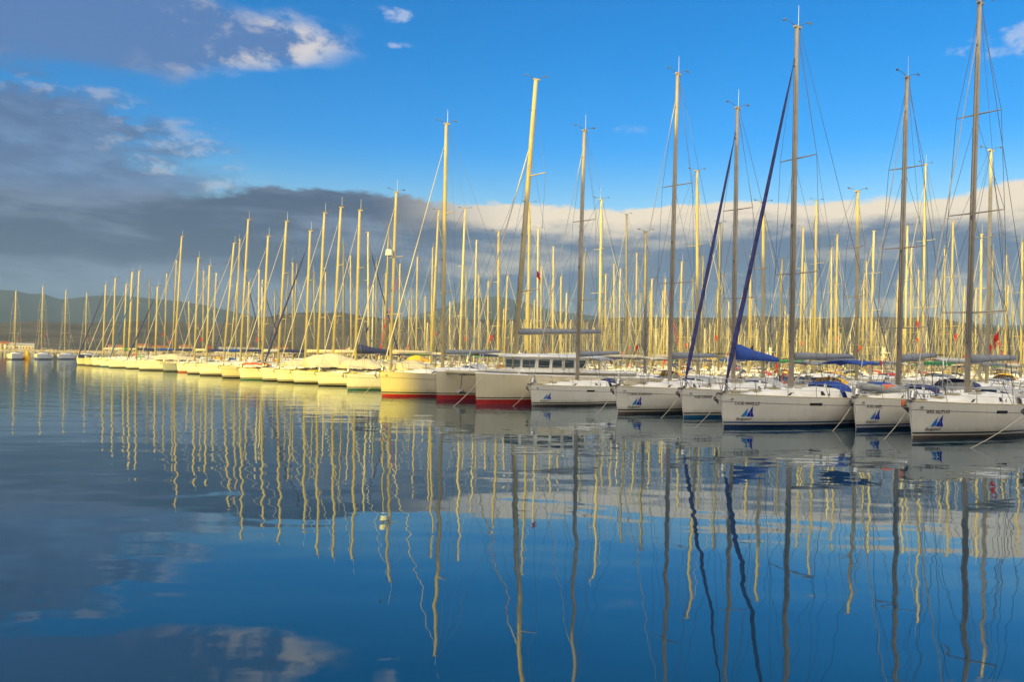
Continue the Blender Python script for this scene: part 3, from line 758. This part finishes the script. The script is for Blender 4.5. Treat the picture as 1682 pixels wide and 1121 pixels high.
# ------------------------------------------------------------------ catamaran
def catamaran():
    b1, b2 = ground(710, 657), ground(783, 665)
    c = (b1 + b2) / 2; half = abs((b1 - b2).dot(N)) / 2 + .08
    L = 13.0; t = 5.6
    mp = c + P * t; rz = atan2(P.y, P.x)
    r = empty('catamaran', (mp.x, mp.y, 0), rz)
    tag(r, 'white catamaran with red underwater paint, high boom and a wraparound saloon window band', 'catamaran')
    bowx = -t
    for sd in (-1, 1):                                   # two slim hulls
        mb = MB(); ns = 26; rings = []
        for i in range(ns + 1):
            s = (i / ns) ** 1.2; bm = lerp_tab([(0, .03), (.05, .30), (.12, .52), (.25, .78), (.45, .92), (.8, .9), (1, .75)], s)
            wl = lerp_tab([(0, .01), (.05, .18), (.12, .33), (.25, .52), (.45, .64), (.8, .6), (1, .4)], s)
            h = 1.76 - .30 * s + .1 * s * s
            lv = [-.4, 0, .30, .36, .42, .9, 1.4, h]
            ring = [(bowx + L * s + .12 * (1 - z / 2) * (1 - s) ** 6, -(wl + (bm - wl) * (max(0, z) / h) ** .6), z) for z in lv]
            rings.append(ring)
        nl = 8; mi = [1, 1, 0, 2, 0, 0, 0]
        for side in (1, -1):
            for l in range(nl - 1):
                vv = []; ff = []
                for j in range(ns + 1):
                    for q in (l, l + 1):
                        x, y, z = rings[j][q]; vv.append((x, y * side + sd * half, z))
                for j in range(ns):
                    q = (2 * j, 2 * j + 2, 2 * j + 3, 2 * j + 1); ff.append(q if side == 1 else q[::-1])
                mb.add(vv, ff, mi[l], True)
        top_ = [rings[j][-1] for j in range(ns + 1)]
        mb.loft([[(x, y + sd * half, z), (x, sd * half, z + .05), (x, -y + sd * half, z)][::-1] for x, y, z in top_], 3, False)
        e = rings[-1]; mb.add([(x, y + sd * half, z) for x, y, z in e] + [(x, -y + sd * half, z) for x, y, z in e[::-1]], [tuple(range(16))], 0)
        ob('hull', mb.mesh('hull', ['gelcoat_cream', 'red_bottom', 'black_stripe', 'deck']), r)
    mb = MB(); x0 = bowx + 3.0                            # bridge deck between them
    mb.box((x0 + 4.4, 0, 1.35), (8.6, half * 2 - .6, 1.0), 0); mb.box((x0 + 4.4, 0, 1.9), (8.6, half * 2, .12), 1)
    ob('bridge_deck', mb.mesh('bridge_deck', ['gelcoat_cream', 'deck']), r)
    mb = MB(); mb.tube((bowx + .7, -half, 1.72), (bowx + .7, half, 1.72), .11, n=8); mb.box((bowx + 1.9, 0, 1.74), (2.5, .5, .08))
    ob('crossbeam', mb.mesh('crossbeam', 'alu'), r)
    mb = MB(); n = 14                                     # trampoline net
    for i in range(n + 1):
        y = -half + .5 + (2 * half - 1.0) * i / n; mb.tube((bowx + .8, y, 1.76), (x0 + .1, y, 1.8), .012, n=4)
        x = bowx + .8 + (x0 - bowx - .7) * i / n; mb.tube((x, -half + .5, 1.77), (x, half - .5, 1.77), .012, n=4)
    ob('trampoline', mb.mesh('trampoline', 'wire'), r)
    mb = MB(); a = (bowx + .55, 0)
    mb.tube((a[0], 0, 1.7), (a[0] - .1, 0, .75), .035, n=6)
    mb.loft([[(a[0] - .3, -.28, .62), (a[0] + .15, -.28, .56), (a[0] - .05, -.25, .75)], [(a[0] - .25, 0, .5), (a[0] + .2, 0, .48), (a[0] - .1, 0, .78)], [(a[0] - .3, .28, .62), (a[0] + .15, .28, .56), (a[0] - .05, .25, .75)]], 0, True, True, False)
    mb.box((a[0], 0, 1.62), (.5, .22, .12))
    ob('anchor', mb.mesh('anchor', 'galvanised'), r)
    # saloon house: inset body, window band, roof
    def ring(x0, x1, hw, z, nose):
        return [(x0, -hw * .45, z), (x0 + nose, -hw * .86, z), (x0 + nose * 2.4, -hw, z), (x1, -hw, z), (x1, hw, z), (x0 + nose * 2.4, hw, z), (x0 + nose, hw * .86, z), (x0, hw * .45, z)]
    hx = bowx + 3.7; hw = half * .84; HL = 4.3
    mb = MB(); mb.loft([[tuple(p) for p in ring(hx, hx + HL, hw, z, .6)] for z in (1.85, 2.0)], 0, True, False, False)
    mb.loft([ring(hx + .30, hx + HL, hw - .10, z, .6) for z in (2.0, 2.72)], 0, True, False, False)
    mb.add(ring(hx, hx + HL, hw, 2.0, .6), [tuple(range(8))])
    house = ob('deckhouse', mb.mesh('deckhouse', 'gelcoat'), r)
    g0 = ring(hx + .24, hx + HL, hw - .085, 2.12, .6); g1 = ring(hx + .28, hx + HL, hw - .09, 2.58, .6)
    edges = [(7, 0), (0, 1), (1, 2), (2, 3), (5, 6), (6, 7), (4, 5)]
    for a_, b_ in edges:
        p0, p1, q0, q1 = Vector(g0[a_]), Vector(g0[b_]), Vector(g1[a_]), Vector(g1[b_])
        ln = (p1 - p0).length; nn = max(1, round(ln / .8))
        for i in range(nn):
            t0, t1 = (i + .12) / nn, (i + .88) / nn; mb = MB()
            mb.add([p0.lerp(p1, t0), p0.lerp(p1, t1), q0.lerp(q1, t1), q0.lerp(q1, t0)], [(0, 1, 2, 3)])
            ob('window', mb.mesh('window', 'saloon_glass'), house)
    mb = MB(); mb.loft([ring(hx - .10 + e, hx + HL + 1.5 - e, hw + .10 - e, z, .6) for z, e in ((2.72, 0), (2.78, -.02), (2.87, .25), (2.95, .8))], 0, True, True, True)
    mb.tube((hx + HL + 1.3, -hw, 1.85), (hx + HL + 1.3, -hw, 2.74), .05); mb.tube((hx + HL + 1.3, hw, 1.85), (hx + HL + 1.3, hw, 2.74), .05)
    ob('roof', mb.mesh('roof', 'gelcoat'), r)
    mb = MB()                                             # rails
    for sd in (-1, 1):
        pts = [(bowx + .1 + i * 1.55, sd * (half + (.15 if i == 0 else .62)), 1.98 - .04 * i) for i in range(8)]
        for p in pts: mb.tube(p, (p[0], p[1], p[2] + .65), .014, n=5)
        for k in (.65, .35): mb.path([(x, y, z + k) for x, y, z in pts], .007, 4)
        mb.path([(bowx + .1, sd * (half - .15), 2.62), (bowx - .05, sd * half, 2.66), (bowx + .1, sd * (half + .15), 2.62)], .016, 5)
    ob('lifelines', mb.mesh('lifelines', 'steel'), r)
    # rig
    base = ray_hit(mp, P, un(843, 585)[0])               # mast foot offset along the boat
    ux, uy = un(880, 147); mt = ray_hit(mp, P, ux); H = (HY - uy) / F * (mp.y + mt * P.y) + CH
    rk = (mt - base) / H
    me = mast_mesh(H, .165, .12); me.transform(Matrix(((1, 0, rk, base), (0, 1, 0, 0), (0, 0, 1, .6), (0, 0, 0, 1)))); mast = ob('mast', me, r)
    TP = lambda z: Vector((base + rk * z, 0, z))
    tips = []
    for h, ln in ((.35, 1.25), (.72, 1.1)):
        mb = MB(); b = TP(H * h)
        for sd in (-1, 1): mb.tube(b, b + Vector((.5, sd * ln, .08)), .045, .03, 6)
        ob('spreader', mb.mesh('spreader', 'alu'), mast); tips.append((b + Vector((.5, 0, .08)), ln))
    mb = MB()
    for sd in (-1, 1):
        mb.path([TP(H * .95), tips[1][0] + Vector((0, sd * 1.1, 0)), tips[0][0] + Vector((0, sd * 1.25, 0)), Vector((base + 1.6, sd * (half + .7), 1.75))], .011, 4)
        mb.path([TP(H * .8), Vector((base + 1.9, sd * (half + .75), 1.75))], .010, 4)
        mb.path([TP(H * .78), Vector((bowx + .7, sd * half, 1.9))], .010, 4)
    ob('rigging', mb.mesh('rigging', 'wire'), r)
    mb = MB(); a = Vector((bowx + .75, 0, 1.95)); b = TP(H * .84); p = lambda t: a + (b - a) * t
    mb.path([p(0), p(.05), p(.12), p(.5), p(.92), p(1)], [.02, .045, .055, .05, .035, .012], 7)
    ob('furled_sail', mb.mesh('furled_sail', 'sail_white'), r)
    mb = MB(); bz = 4.15; x1 = base + 6.6
    mb.tube((base + .2, 0, bz), (x1, 0, bz + .30), .09, .08, 8); boom = ob('boom', mb.mesh('boom', 'alu'), r)
    mb = MB(); mb.loft([[(x, -.13, z), (x, -.14, z + h * .5), (x, 0, z + h), (x, .14, z + h * .5), (x, .13, z)] for x, z, h in ((base + .25, bz - .03, .36), (base + 3, bz + .1, .32), (x1 - .1, bz + .25, .22))], 0, True, True)
    ob('sail_cover', mb.mesh('sail_cover', 'cover_grey'), boom)
    mb = MB(); y0 = -1.1
    n = 6; rings = [[(base + .9 + .3 * i / n, y0 + .08 * sin(i * 1.5), 8.1 - .55 * i / n + (0 if q else -.4)) for q in (1, 0)] for i in range(n + 1)]
    mb.loft(rings, 0, False); ob('flag', mb.mesh('flag', 'flag_red'), r)
    mb = MB(); pa = Vector((bowx + .3, -half - .3, 1.55)); e = Vector((bowx - 2.2, -half - 1.6, -.1))
    mb.path([pa + (e - pa) * (i / 8) + Vector((0, 0, -.1 * sin(pi * i / 8))) for i in range(9)], .013, 5)
    ob('mooring_line', mb.mesh('mooring_line', 'rope'), r)
    FRONT.append((880, mp, H, 'the catamaran'))
catamaran()

# ------------------------------------------------------------------ four yachts far off at the left
for i, (bx, tx, ty, lab, short, cv_) in enumerate(((24, 24.5, 478, 'distant yacht moored by itself, leftmost of four at the left edge', 'a', 'cover_navy'), (68, 70, 470, 'distant yacht with bright white bow right of the yellow buoy', 'b', 'cover_cream'),
        (106, 108.5, 477, 'distant yacht third from the left edge with dark dinghy hull beside it', 'c', 'cover_grey'), (140, 142.7, 481, 'distant yacht with dark hull behind the leftmost front row yacht', 'd', 'cover_navy'))):
    A = ground(bx, 591.2 - i * .15); A.y += 0; dirv = (A.normalized() + Vector((.14 + .07 * i, 0))).normalized()
    mp = A + dirv * 5.0; kx = (un(bx, 590)[0] - CX) / F; A.x = kx * mp.y - dirv.x * 5; mp = A + dirv * 5
    H = (HY - un(tx, ty)[1]) / F * mp.y + CH
    yacht(tuple(A), tuple(mp), H, lab, 'four yachts moored far off at the left', det=0, rake=.01, cover=cv_, mw=1.5, hood='cover_grey', flag=('flag_red', -1, 1.0) if i in (0, 1, 3) else None, wirer=.02, top='hull_navy' if i == 3 else 'gelcoat')
    FRONT.append((tx, mp, H, ('the leftmost distant yacht', 'the distant yacht by the buoy', 'the third distant yacht', 'the fourth distant yacht')[i]))
# yellow navigation buoy
bp_ = ground(44.5, 591)
r = empty('navigation_buoy', (bp_.x, bp_.y, 0)); tag(r, 'yellow conical buoy floating between the two leftmost distant yachts', 'buoy')
mb = MB(); mb.tube((0, 0, -.3), (0, 0, .7), .75, .75, 14); ob('float', mb.mesh('float', 'buoy_yellow'), r)
mb = MB(); mb.tube((0, 0, .7), (0, 0, 2.6), .5, .22, 10); mb.tube((0, 0, 2.6), (0, 0, 2.9), .12, n=6); ob('tower', mb.mesh('tower', 'buoy_yellow'), r)
mb = MB(); mb.tube((-.35, 0, 2.95), (.35, 0, 3.3), .09, n=5); mb.tube((.35, 0, 2.95), (-.35, 0, 3.3), .09, n=5); ob('topmark', mb.mesh('topmark', 'buoy_yellow'), r)

# ------------------------------------------------------------------ packed rows behind
BACK = [  # mast foot column, masthead column, masthead row
 (174.5,182,443),(245,246,458),(270,274,450),(273,280,452),(283,290,428),(313,310,496),(334,334.6,446),(349,355.5,449),(387,394,393.5),(377,395.6,463),(407,409,464),
 (409,410,464),(426,425.7,444),(430,431,460),(451,452,477.5),(467,473.6,451),(482,480.8,433),(481,488,433),(519,516,448),(535,534.7,448),(565.5,564.4,403),(578,575.8,421),(607,604.6,383),(611,613.5,468),(619,618.3,431),
 (627,630,483),(632,639,369.6),(633,633.6,449.6),(656,657,434.5),(676,677,474),(671,672.4,494),(684,685.8,423),(698,698.6,488),(708,711,407),(708,720.6,346),(739,739,496),(746,746.6,494),(755,764,344),(759,759,372),(765,766,439),
 (779,782.8,395),(787,786.8,452.6),(802,802,463),(820,819,381.7),(828,833.6,454),(868,869.8,335),(883,884,376),(889,889,438),(896,897.4,407),(909,909,406),(921,921.7,455),(930,930.5,482),(895,895,442),(865,865,482),(878,878,493),(906,906,466),
 (953,961,415),(985.5,988,329),(995,995,451),(1003,1003.5,487),(1010,1008.5,435),(1016,1019,442),(1030.5,1029,353.5),(1033,1033,481),(1046,1045.8,416.4),(1060.5,1061,381.6),(1053,1053,480.6),(1067,1068,480),(1070,1071,459),(1090,1093,459),(1086,1089,478),(1117,1120,431),(1138,1138.7,458),
 (1148,1145,283),(1152,1155,420.6),(1181,1182.7,367),(1186,1186.7,451),(1179,1179,476),(1197,1197,496),(1230,1233.5,420.6),(1255,1254,335),(1240,1240.7,502),(1280,1284.8,426),(1313.7,1319.5,374),(1321,1322,432),(1338.6,1341,331),(1335,1335,489),(1366,1365.7,407),(1373,1375.4,386),(1371,1371.7,454),
 (1408.5,1408.8,316),(1427,1422.7,431),(1418,1419,460.6),(1431,1435.3,380),(1487,1490.4,372),(1496,1497,407),(1472,1475,460),(1508,1509,444.5),(1516.5,1520,271),(1537,1537.5,458),(1551,1551.7,410),(1562,1565.4,363),(1579,1584.6,471),(1610.6,1612,385.6),(1622,1628,248),(1630,1630.7,412),(1652,1656,468.6),(1662,1665,498),(1653,1653,420),(1678,1679,399),(1603,1603,474)]
ROWS = [(22, -1), (48, 1), (65, -1), (91, 1), (108, -1), (134, 1), (151, -1), (177, 1), (194, -1), (220, 1), (237, -1)]
occ = {i: [] for i in range(len(ROWS))}
back = []
def place(bx, tx, ty, Hlo, Hhi, want=None):
    tx0 = tx; bx = un(bx, 560)[0]; tx, ty = un(tx, ty)
    best = None
    for i, (v, dr) in enumerate(ROWS):
        base = O + P * v; t = ray_hit(base, Q, bx)         # along the row
        if t < -14 or t > 215: continue
        mp = base + Q * t
        if mp.y < 20: continue
        if any(abs(t - a) < 3.75 for a in occ[i]): continue
        z = mp.y; H = (HY - ty) / F * z + CH
        cost = abs(H - (Hlo + Hhi) / 2) + (0 if Hlo <= H <= Hhi else 4) + random.uniform(0, .8)
        if best is None or cost < best[0]: best = (cost, i, t, mp, H)
    if best is None or best[4] > Hhi + 5 or best[4] < Hlo - 4: return False
    _, i, t, mp, H = best; occ[i].append(t)
    P_ = P * ROWS[i][1]; s = ray_hit(mp, P_, tx) if abs(P_.x) > .1 else 0
    back.append([tx0, mp, H, i, max(-.05, min(.08, s / H))]); return True
n_fail = sum(0 if place(a, b, c_, 12.5, 19) else 1 for a, b, c_ in sorted(BACK, key=lambda q: q[2]))
print('unplaced listed masts', n_fail, 'placed', len(back))
# remaining berths: shorter masts that stay below the listed ones
cands = []
for i, (v, dr) in enumerate(ROWS):
    if i < 3: continue
    t = -12.0
    while t < 205:
        t += 4.1 + random.random() * 1.6
        mp = O + P * (v + random.uniform(-.6, .6)) + Q * t
        if mp.y < 90: continue
        px = CX + F * mp.x / mp.y + .6
        if px < 175 or px > 1720: continue
        if any(abs(t - a) < 3.75 for a in occ[i]): continue
        cands.append((random.random() + i * .06, i, t, mp, px))
cands.sort(key=lambda q: q[0])
for _, i, t, mp, px in cands:
    if len(back) >= 215: break
    if any(abs(t - a) < 3.75 for a in occ[i]): continue
    H = random.uniform(11.5, 15.5); row = HY - (H - CH) * F / mp.y + ROLL * (px - CX)
    lim = 462 if px > 300 else 480
    if row < lim: H = CH + (HY + ROLL * (px - CX) - lim - random.uniform(0, 25)) * mp.y / F
    if H < 9.5: continue
    occ[i].append(t); back.append([px + 1, mp, H, i, .015])
print('back boats', len(back), [len(occ[i]) for i in occ])
ORD = ['first', 'second', 'third', 'fourth', 'fifth', 'sixth', 'seventh', 'eighth', 'ninth', 'tenth', 'eleventh', 'twelfth', 'thirteenth', 'fourteenth', 'fifteenth', 'sixteenth', 'seventeenth', 'eighteenth', 'nineteenth', 'twentieth']
ORD += ['twenty-' + x for x in ORD[:9]] + ['thirtieth'] + ['thirty-' + x for x in ORD[:9]] + ['fortieth'] + ['forty-' + x for x in ORD[:9]]
refs = sorted([(f[0], f[3]) for f in FRONT])
back.sort(key=lambda q: q[0])
cnt = {}
COVERS = ['cover_grey', 'cover_navy', 'cover_grey', 'cover_cream', 'cover_blue', 'cover_pale', 'cover_teal', 'cover_navy', 'cover_green', 'cover_cream', 'cover_grey']
HOODS = ['cover_navy', 'cover_cream', 'cover_grey', 'cover_blue', 'cover_pale', 'cover_navy', 'cover_yellow', 'cover_red']
CN = {'cover_grey': 'grey', 'cover_navy': 'navy', 'cover_cream': 'cream', 'cover_blue': 'blue', 'cover_pale': 'pale grey', 'cover_teal': 'teal', 'cover_green': 'green'}
# furled headsails / flags seen in the photograph, by masthead column
JIB = {657: 'sail_red', 766: 'sail_blue', 1093: 'sail_red', 473.6: 'sail_navy', 604.6: 'sail_navy', 1255: 'sail_navy', 1003.5: 'sail_blue'}
YEL = []
for tx, mp, H, i, rk in back:
    Pd = P * ROWS[i][1]; mf = random.uniform(4.3, 5.3) * max(.8, min(1.05, H / 15.5)); bow = mp - Pd * mf
    ref = [q for q in refs if q[0] < tx]; ref = ref[-1][1] if ref else 'the leftmost distant yacht'
    cnt[ref] = cnt.get(ref, 0) + 1
    cvx = random.choice(COVERS); hd = random.choice(HOODS)
    lab = 'background yacht, %s boom cover, %s mast right of %s' % (CN[cvx], ORD[cnt[ref] - 1], ref)
    if len(lab.split()) > 16: lab = 'background yacht, %s mast right of %s' % (ORD[cnt[ref] - 1], ref)
    fl = None; q = random.random()
    if q < .52: fl = ('flag_red', random.choice((-1, 1)), random.uniform(.7, 1.1))
    elif q < .68: fl = ('flag_blue', random.choice((-1, 1)), random.uniform(.7, 1.1))
    jb = JIB.get(tx, random.choice(('sail_white',) * 9 + ('sail_navy', None)))
    yel = i < 2 and not YEL and 668 < tx < 722
    if yel: YEL.append(tx); lab = 'background yacht under a bright yellow awning behind the yacht left of the catamaran'
    yacht(tuple(bow), tuple(mp), H, lab, 'yachts packed in the rows behind the front row', det=1 if i < 2 else 0, jr=None if jb not in ('sail_white',) else .026, mm=random.choice(('alu', 'alu', 'mast_white', 'mast_dark')), clutter=random.choice((0, 1, 1, 10, 8, 0) if i < 2 else (0, 1, 0, 4, 0, 8)), top=random.choice(('gelcoat',) * 6 + ('gelcoat_cream', 'hull_navy')), bottom=random.choice(('black_bottom', 'blue_bottom', 'red_bottom', 'navy_bottom')),
          cover=cvx, hood=hd, jib=jb, flag=fl, rake=rk, bimini=random.choice((None, None, 'cover_navy', 'cover_cream', 'cover_grey')), antenna=random.random() < .5, nspr=random.choice((2, 2, 3)), mw=.85 + min(.5, mp.y / 450), wirer=.011 + mp.y * .00007,
          awning=('cover_yellow', -1.6, 2.6, 1.5) if yel else None)

print('yellow', YEL, [(q[0], q[3]) for q in back if 640 < q[0] < 730])
# floating pontoons between the rows
for k, v in enumerate((13.6, 56.5, 99.5, 142.5, 185.5)):
    a = O + P * v + Q * -16; b = O + P * v + Q * 172; c_ = (a + b) / 2; ln = (b - a).length; rz = atan2(Q.y, Q.x)
    r = empty('pontoon', (c_.x, c_.y, 0), rz)
    tag(r, ['narrow floating pontoon directly behind the sterns of the front row', 'floating pontoon between the second and third mooring rows', 'floating pontoon in the middle of the marina', 'floating pontoon towards the back of the marina', 'farthest floating pontoon below the hills'][k], 'pontoon', 'pontoons of the marina')
    mb = MB(); mb.box((0, 0, .42), (ln, 2.2, .14)); ob('walkway', mb.mesh('walkway', 'plank'), r)
    mb = MB(); mb.box((0, 0, .12), (4, 2.0, .46)); fm = mb.mesh('float', 'concrete')
    for i in range(int(ln / 8)): ob('float', fm, r, (-ln / 2 + 3 + i * 8, 0, 0))
    mb = MB(); mb.box((0, .6, 1.0), (.25, .22, 1.0)); mb.box((0, .6, 1.555), (.3, .28, .12), 1); fm = mb.mesh('service_post', ['white_plastic', 'cover_blue'])
    for i in range(int(ln / 12)): ob('service_post', fm, r, (-ln / 2 + 5 + i * 12, 0, 0))

# ------------------------------------------------------------------ loose things
def on_boat(short):
    for f in FRONT:
        if f[3] == short: return f
f = on_boat('the yacht carrying the dinghy'); mp = f[1]; rz = atan2(P.y, P.x)
c_ = mp - P * 1.3
r = empty('inflatable_dinghy', (c_.x, c_.y, 1.50), rz); r.scale = (.78, .78, .78); tag(r, 'grey inflatable dinghy upside down on the foredeck under a blue and orange cover', 'dinghy')
mb = MB()
for sd in (-1, 1):
    mb.path([(1.3, sd * .62, .16), (.2, sd * .66, .16), (-.8, sd * .58, .2), (-1.25, sd * .3, .3), (-1.42, 0, .34)], [.19, .21, .21, .2, .19], 9)
ob('tubes', mb.mesh('tubes', 'rubber_grey'), r)
mb = MB(); mb.loft([[(x, -w_, .28), (x, 0, .28 + h), (x, w_, .28)][::-1] for x, w_, h in ((-1.2, .3, .12), (-.5, .6, .22), (1.2, .62, .2))], 0, False)
ob('floor', mb.mesh('floor', 'cover_pale'), r)
mb = MB(); mb.loft([[(x, -.75, .30), (x, -.5, .44), (x, 0, .54), (x, .5, .44), (x, .75, .30)][::-1] for x in (-.9, -.2, .5)], 0, False)
mb.loft([[(x, -.82, .18), (x, -.77, .36), (x, -.6, .44)][::-1] for x in (-.6, -.2, .3)], 1, False)
ob('cover', mb.mesh('cover', ['cover_blue', 'cover_orange']), r)
# orange fender hanging by the rightmost yacht's bow
A = ground(1493, 722)
def fender(px, dist_back, z, m_, lab, rr=.12, h=.42):
    mb = MB(); mb.path([(0, 0, -h / 2), (0, 0, -h * .42), (0, 0, 0), (0, 0, h * .42), (0, 0, h / 2)], [.03, rr, rr, rr, .03], 10); mb.tube((0, 0, h / 2), (0, 0, h / 2 + .3), .01, n=4, mi=1)
    o = ob('fender', mb.mesh('fender', [m_, 'rope']), None, (px[0], px[1], z)); tag(o, lab, 'fender')
fp = A + P * .25 + N * .42
fender(fp, 0, 1.25, 'cover_orange', 'small orange fender at the bow of the rightmost yacht', .075, .26)


# ------------------------------------------------------------------ far shore
A0 = Vector((-700, 880)); 
def breakwater():
    mb = MB(); rnd = random.Random(3)
    for i in range(620):
        t = rnd.random(); x = -900 + 620 * t; y = 930 + 60 * t + rnd.uniform(-5, 5); s = rnd.uniform(1.3, 2.6)
        z = 2.3 - abs(rnd.uniform(-1, 1)) * 2.0
        mb.box((x, y, z), (s * 1.6, s * 1.3, s), 0, rnd.uniform(.6, .9), rnd.uniform(0, 3))
    mb.loft([[(-910 + 640 * k, 920 + 60 * k, -1), (-910 + 640 * k, 928 + 60 * k, 2.4), (-910 + 640 * k, 936 + 60 * k, 2.4), (-910 + 640 * k, 944 + 60 * k, -1)] for k in (0, .5, 1)], 0, False, False, False)
    tag(ob('breakwater', mb.mesh('breakwater', 'rock')), 'low sunlit stone breakwater across the water at the far left', 'breakwater')
breakwater()
mb = MB(); rnd = random.Random(5); rings = []
for i in range(61):
    az = px2az(-400) + (px2az(2100) - px2az(-400)) * i / 60
    rings.append([(r_ * sin(az), r_ * cos(az), z) for r_, z in ((1150 + rnd.uniform(-6, 6), -.5), (1160, 2.2), (1330, 4.0))])
mb.loft([q[::-1] for q in rings], 0, False)
tag(ob('shore_ground', mb.mesh('shore_ground', 'scrub')), kind='structure')
def house(px, r_, w_, d_, h_, wallm, roofm, lab, rz):
    az = px2az(px); x, y = r_ * sin(az), r_ * cos(az)
    r = empty('house', (x, y, 2.6), -az + rz); tag(r, lab, 'building', 'small buildings along the far shore')
    mb = MB(); mb.box((0, 0, h_ / 2), (w_, d_, h_)); wl = ob('wall', mb.mesh('wall', wallm), r)
    mb = MB(); mb.loft([[(sx * (w_ / 2 + .5), -d_ / 2 - .5, h_), (sx * (w_ / 2 + .3), 0, h_ + d_ * .28), (sx * (w_ / 2 + .5), d_ / 2 + .5, h_)] for sx in (-1, 1)], 0, True, True, False)
    ob('roof', mb.mesh('roof', roofm), r)
    nfl = max(1, int(h_ // 3)); nw = max(2, int(w_ // 3))
    def wm_():
        mb = MB(); mb.box((0, 0, 0), (1.1, .12, 1.4)); return mb.mesh('window', 'glass')
    for a in range(nfl):
        for b in range(nw): ob('window', cached('house_window', wm_), wl, (-w_ / 2 + (b + .5) * w_ / nw, -d_ / 2 - .02, 1.7 + a * 3))
rnd = random.Random(11)
LAB_W = {'plaster': 'tan', 'plaster_white': 'white'}
hs_ = [(18, 1180, 14, 8, 6), (36, 1170, 26, 9, 5), (8, 1200, 10, 8, 7), (190, 1200, 18, 9, 6), (236, 1200, 16, 9, 8), (262, 1200, 20, 10, 6), (305, 1200, 16, 9, 8), (460, 1200, 20, 9, 9), (515, 1200, 16, 9, 6), (575, 1200, 24, 9, 8), (655, 1200, 18, 9, 9), (695, 1200, 16, 9, 6), (805, 1200, 22, 9, 9), (860, 1200, 18, 9, 7), (935, 1200, 20, 9, 9), (1010, 1200, 16, 9, 6), (1085, 1200, 24, 9, 9), (1170, 1200, 18, 9, 7), (1235, 1200, 22, 9, 9), (1290, 1200, 16, 9, 6), (1365, 1200, 24, 9, 8), (1450, 1200, 18, 9, 9), (1535, 1200, 24, 9, 7), (1600, 1200, 18, 9, 9), (1668, 1200, 20, 9, 6)]
for k, (px, r_, w_, d_, h_) in enumerate(hs_):
    wm = rnd.choice(('plaster', 'plaster_white')); rm = rnd.choice(('roof_tile', 'roof_grey', 'roof_tile'))
    ref = [q for q in refs if q[0] < px]; nm = ref[-1][1] if ref else 'the left picture edge'
    house(px, r_, w_, d_, h_, wm, rm, '%s shore building with %s roof, %s from the left along the far shore' % (LAB_W[wm], 'tiled' if rm == 'roof_tile' else 'grey', ORD[k]), rnd.uniform(-.3, .3))
# long grey harbour shed
az = px2az(393); r = empty('harbour_shed', (1000 * sin(az), 1000 * cos(az), 2.0), -az); tag(r, 'long pale grey warehouse roof on the far shore behind the left masts', 'warehouse')
mb = MB(); mb.box((0, 0, 2.5), (44, 22, 5)); ob('wall', mb.mesh('wall', 'plaster_white'), r)
mb = MB(); mb.loft([[(sx * 23, -12, 5), (sx * 23, 0, 8), (sx * 23, 12, 5)] for sx in (-1, 1)], 0, True, True, False); ob('roof', mb.mesh('roof', 'roof_grey'), r)
mb = MB(); mb.add([(-60, -30, -2.6), (60, -30, -2.6), (60, 160, 0), (-60, 160, 0)], [(0, 1, 2, 3)]); mb.v = [(x, y, z + .5) for x, y, z in mb.v]
g_ = ob('shore_apron', mb.mesh('shore_apron', 'scrub'), None, (1000 * sin(az), 1000 * cos(az), 1.2), None, (0, 0, -az)); tag(g_, kind='structure')

# ------------------------------------------------------------------ unseen building added behind the camera to cast the shade
BD = 28.0; SH_L = -57; BH = 33.0
r = empty('shade_building', (SH_L + 70, -BD, 1.9)); tag(r, 'tall unseen block added on the quay behind the viewer, shading the near boats', 'building')
mb = MB(); mb.box((0, -9, BH / 2), (140, 18, BH)); ob('wall', mb.mesh('wall', 'plaster_white'), r)
mb = MB(); mb.box((0, 0, 0), (5.4, .10, 2.0)); wm_ = mb.mesh('window', 'glass')
for a in range(6):
    for b in range(16): ob('window', wm_, r, (-65.5 + b * 8.7, .01, 3.4 + a * 5))
mb = MB(); mb.box((0, -9, BH + .3), (141.2, 19.2, .6)); ob('roof', mb.mesh('roof', 'roof_grey'), r)

# ------------------------------------------------------------------ air
mb = MB(); mb.box((0, 4400, 349), (19000, 9800, 702))
hz = tag(ob('haze', mb.mesh('haze', 'glass')), kind='stuff')
hm = bpy.data.materials.new('haze'); hm.use_nodes = True; n_ = hm.node_tree; n_.nodes.remove(n_.nodes['Principled BSDF'])
pv = n_.nodes.new('ShaderNodeVolumePrincipled'); pv.inputs['Color'].default_value = (.34, .55, 1.0, 1); pv.inputs['Density'].default_value = .00006
n_.links.new(pv.outputs[0], n_.nodes['Material Output'].inputs['Volume'])
hz.data.materials.clear(); hz.data.materials.append(hm)
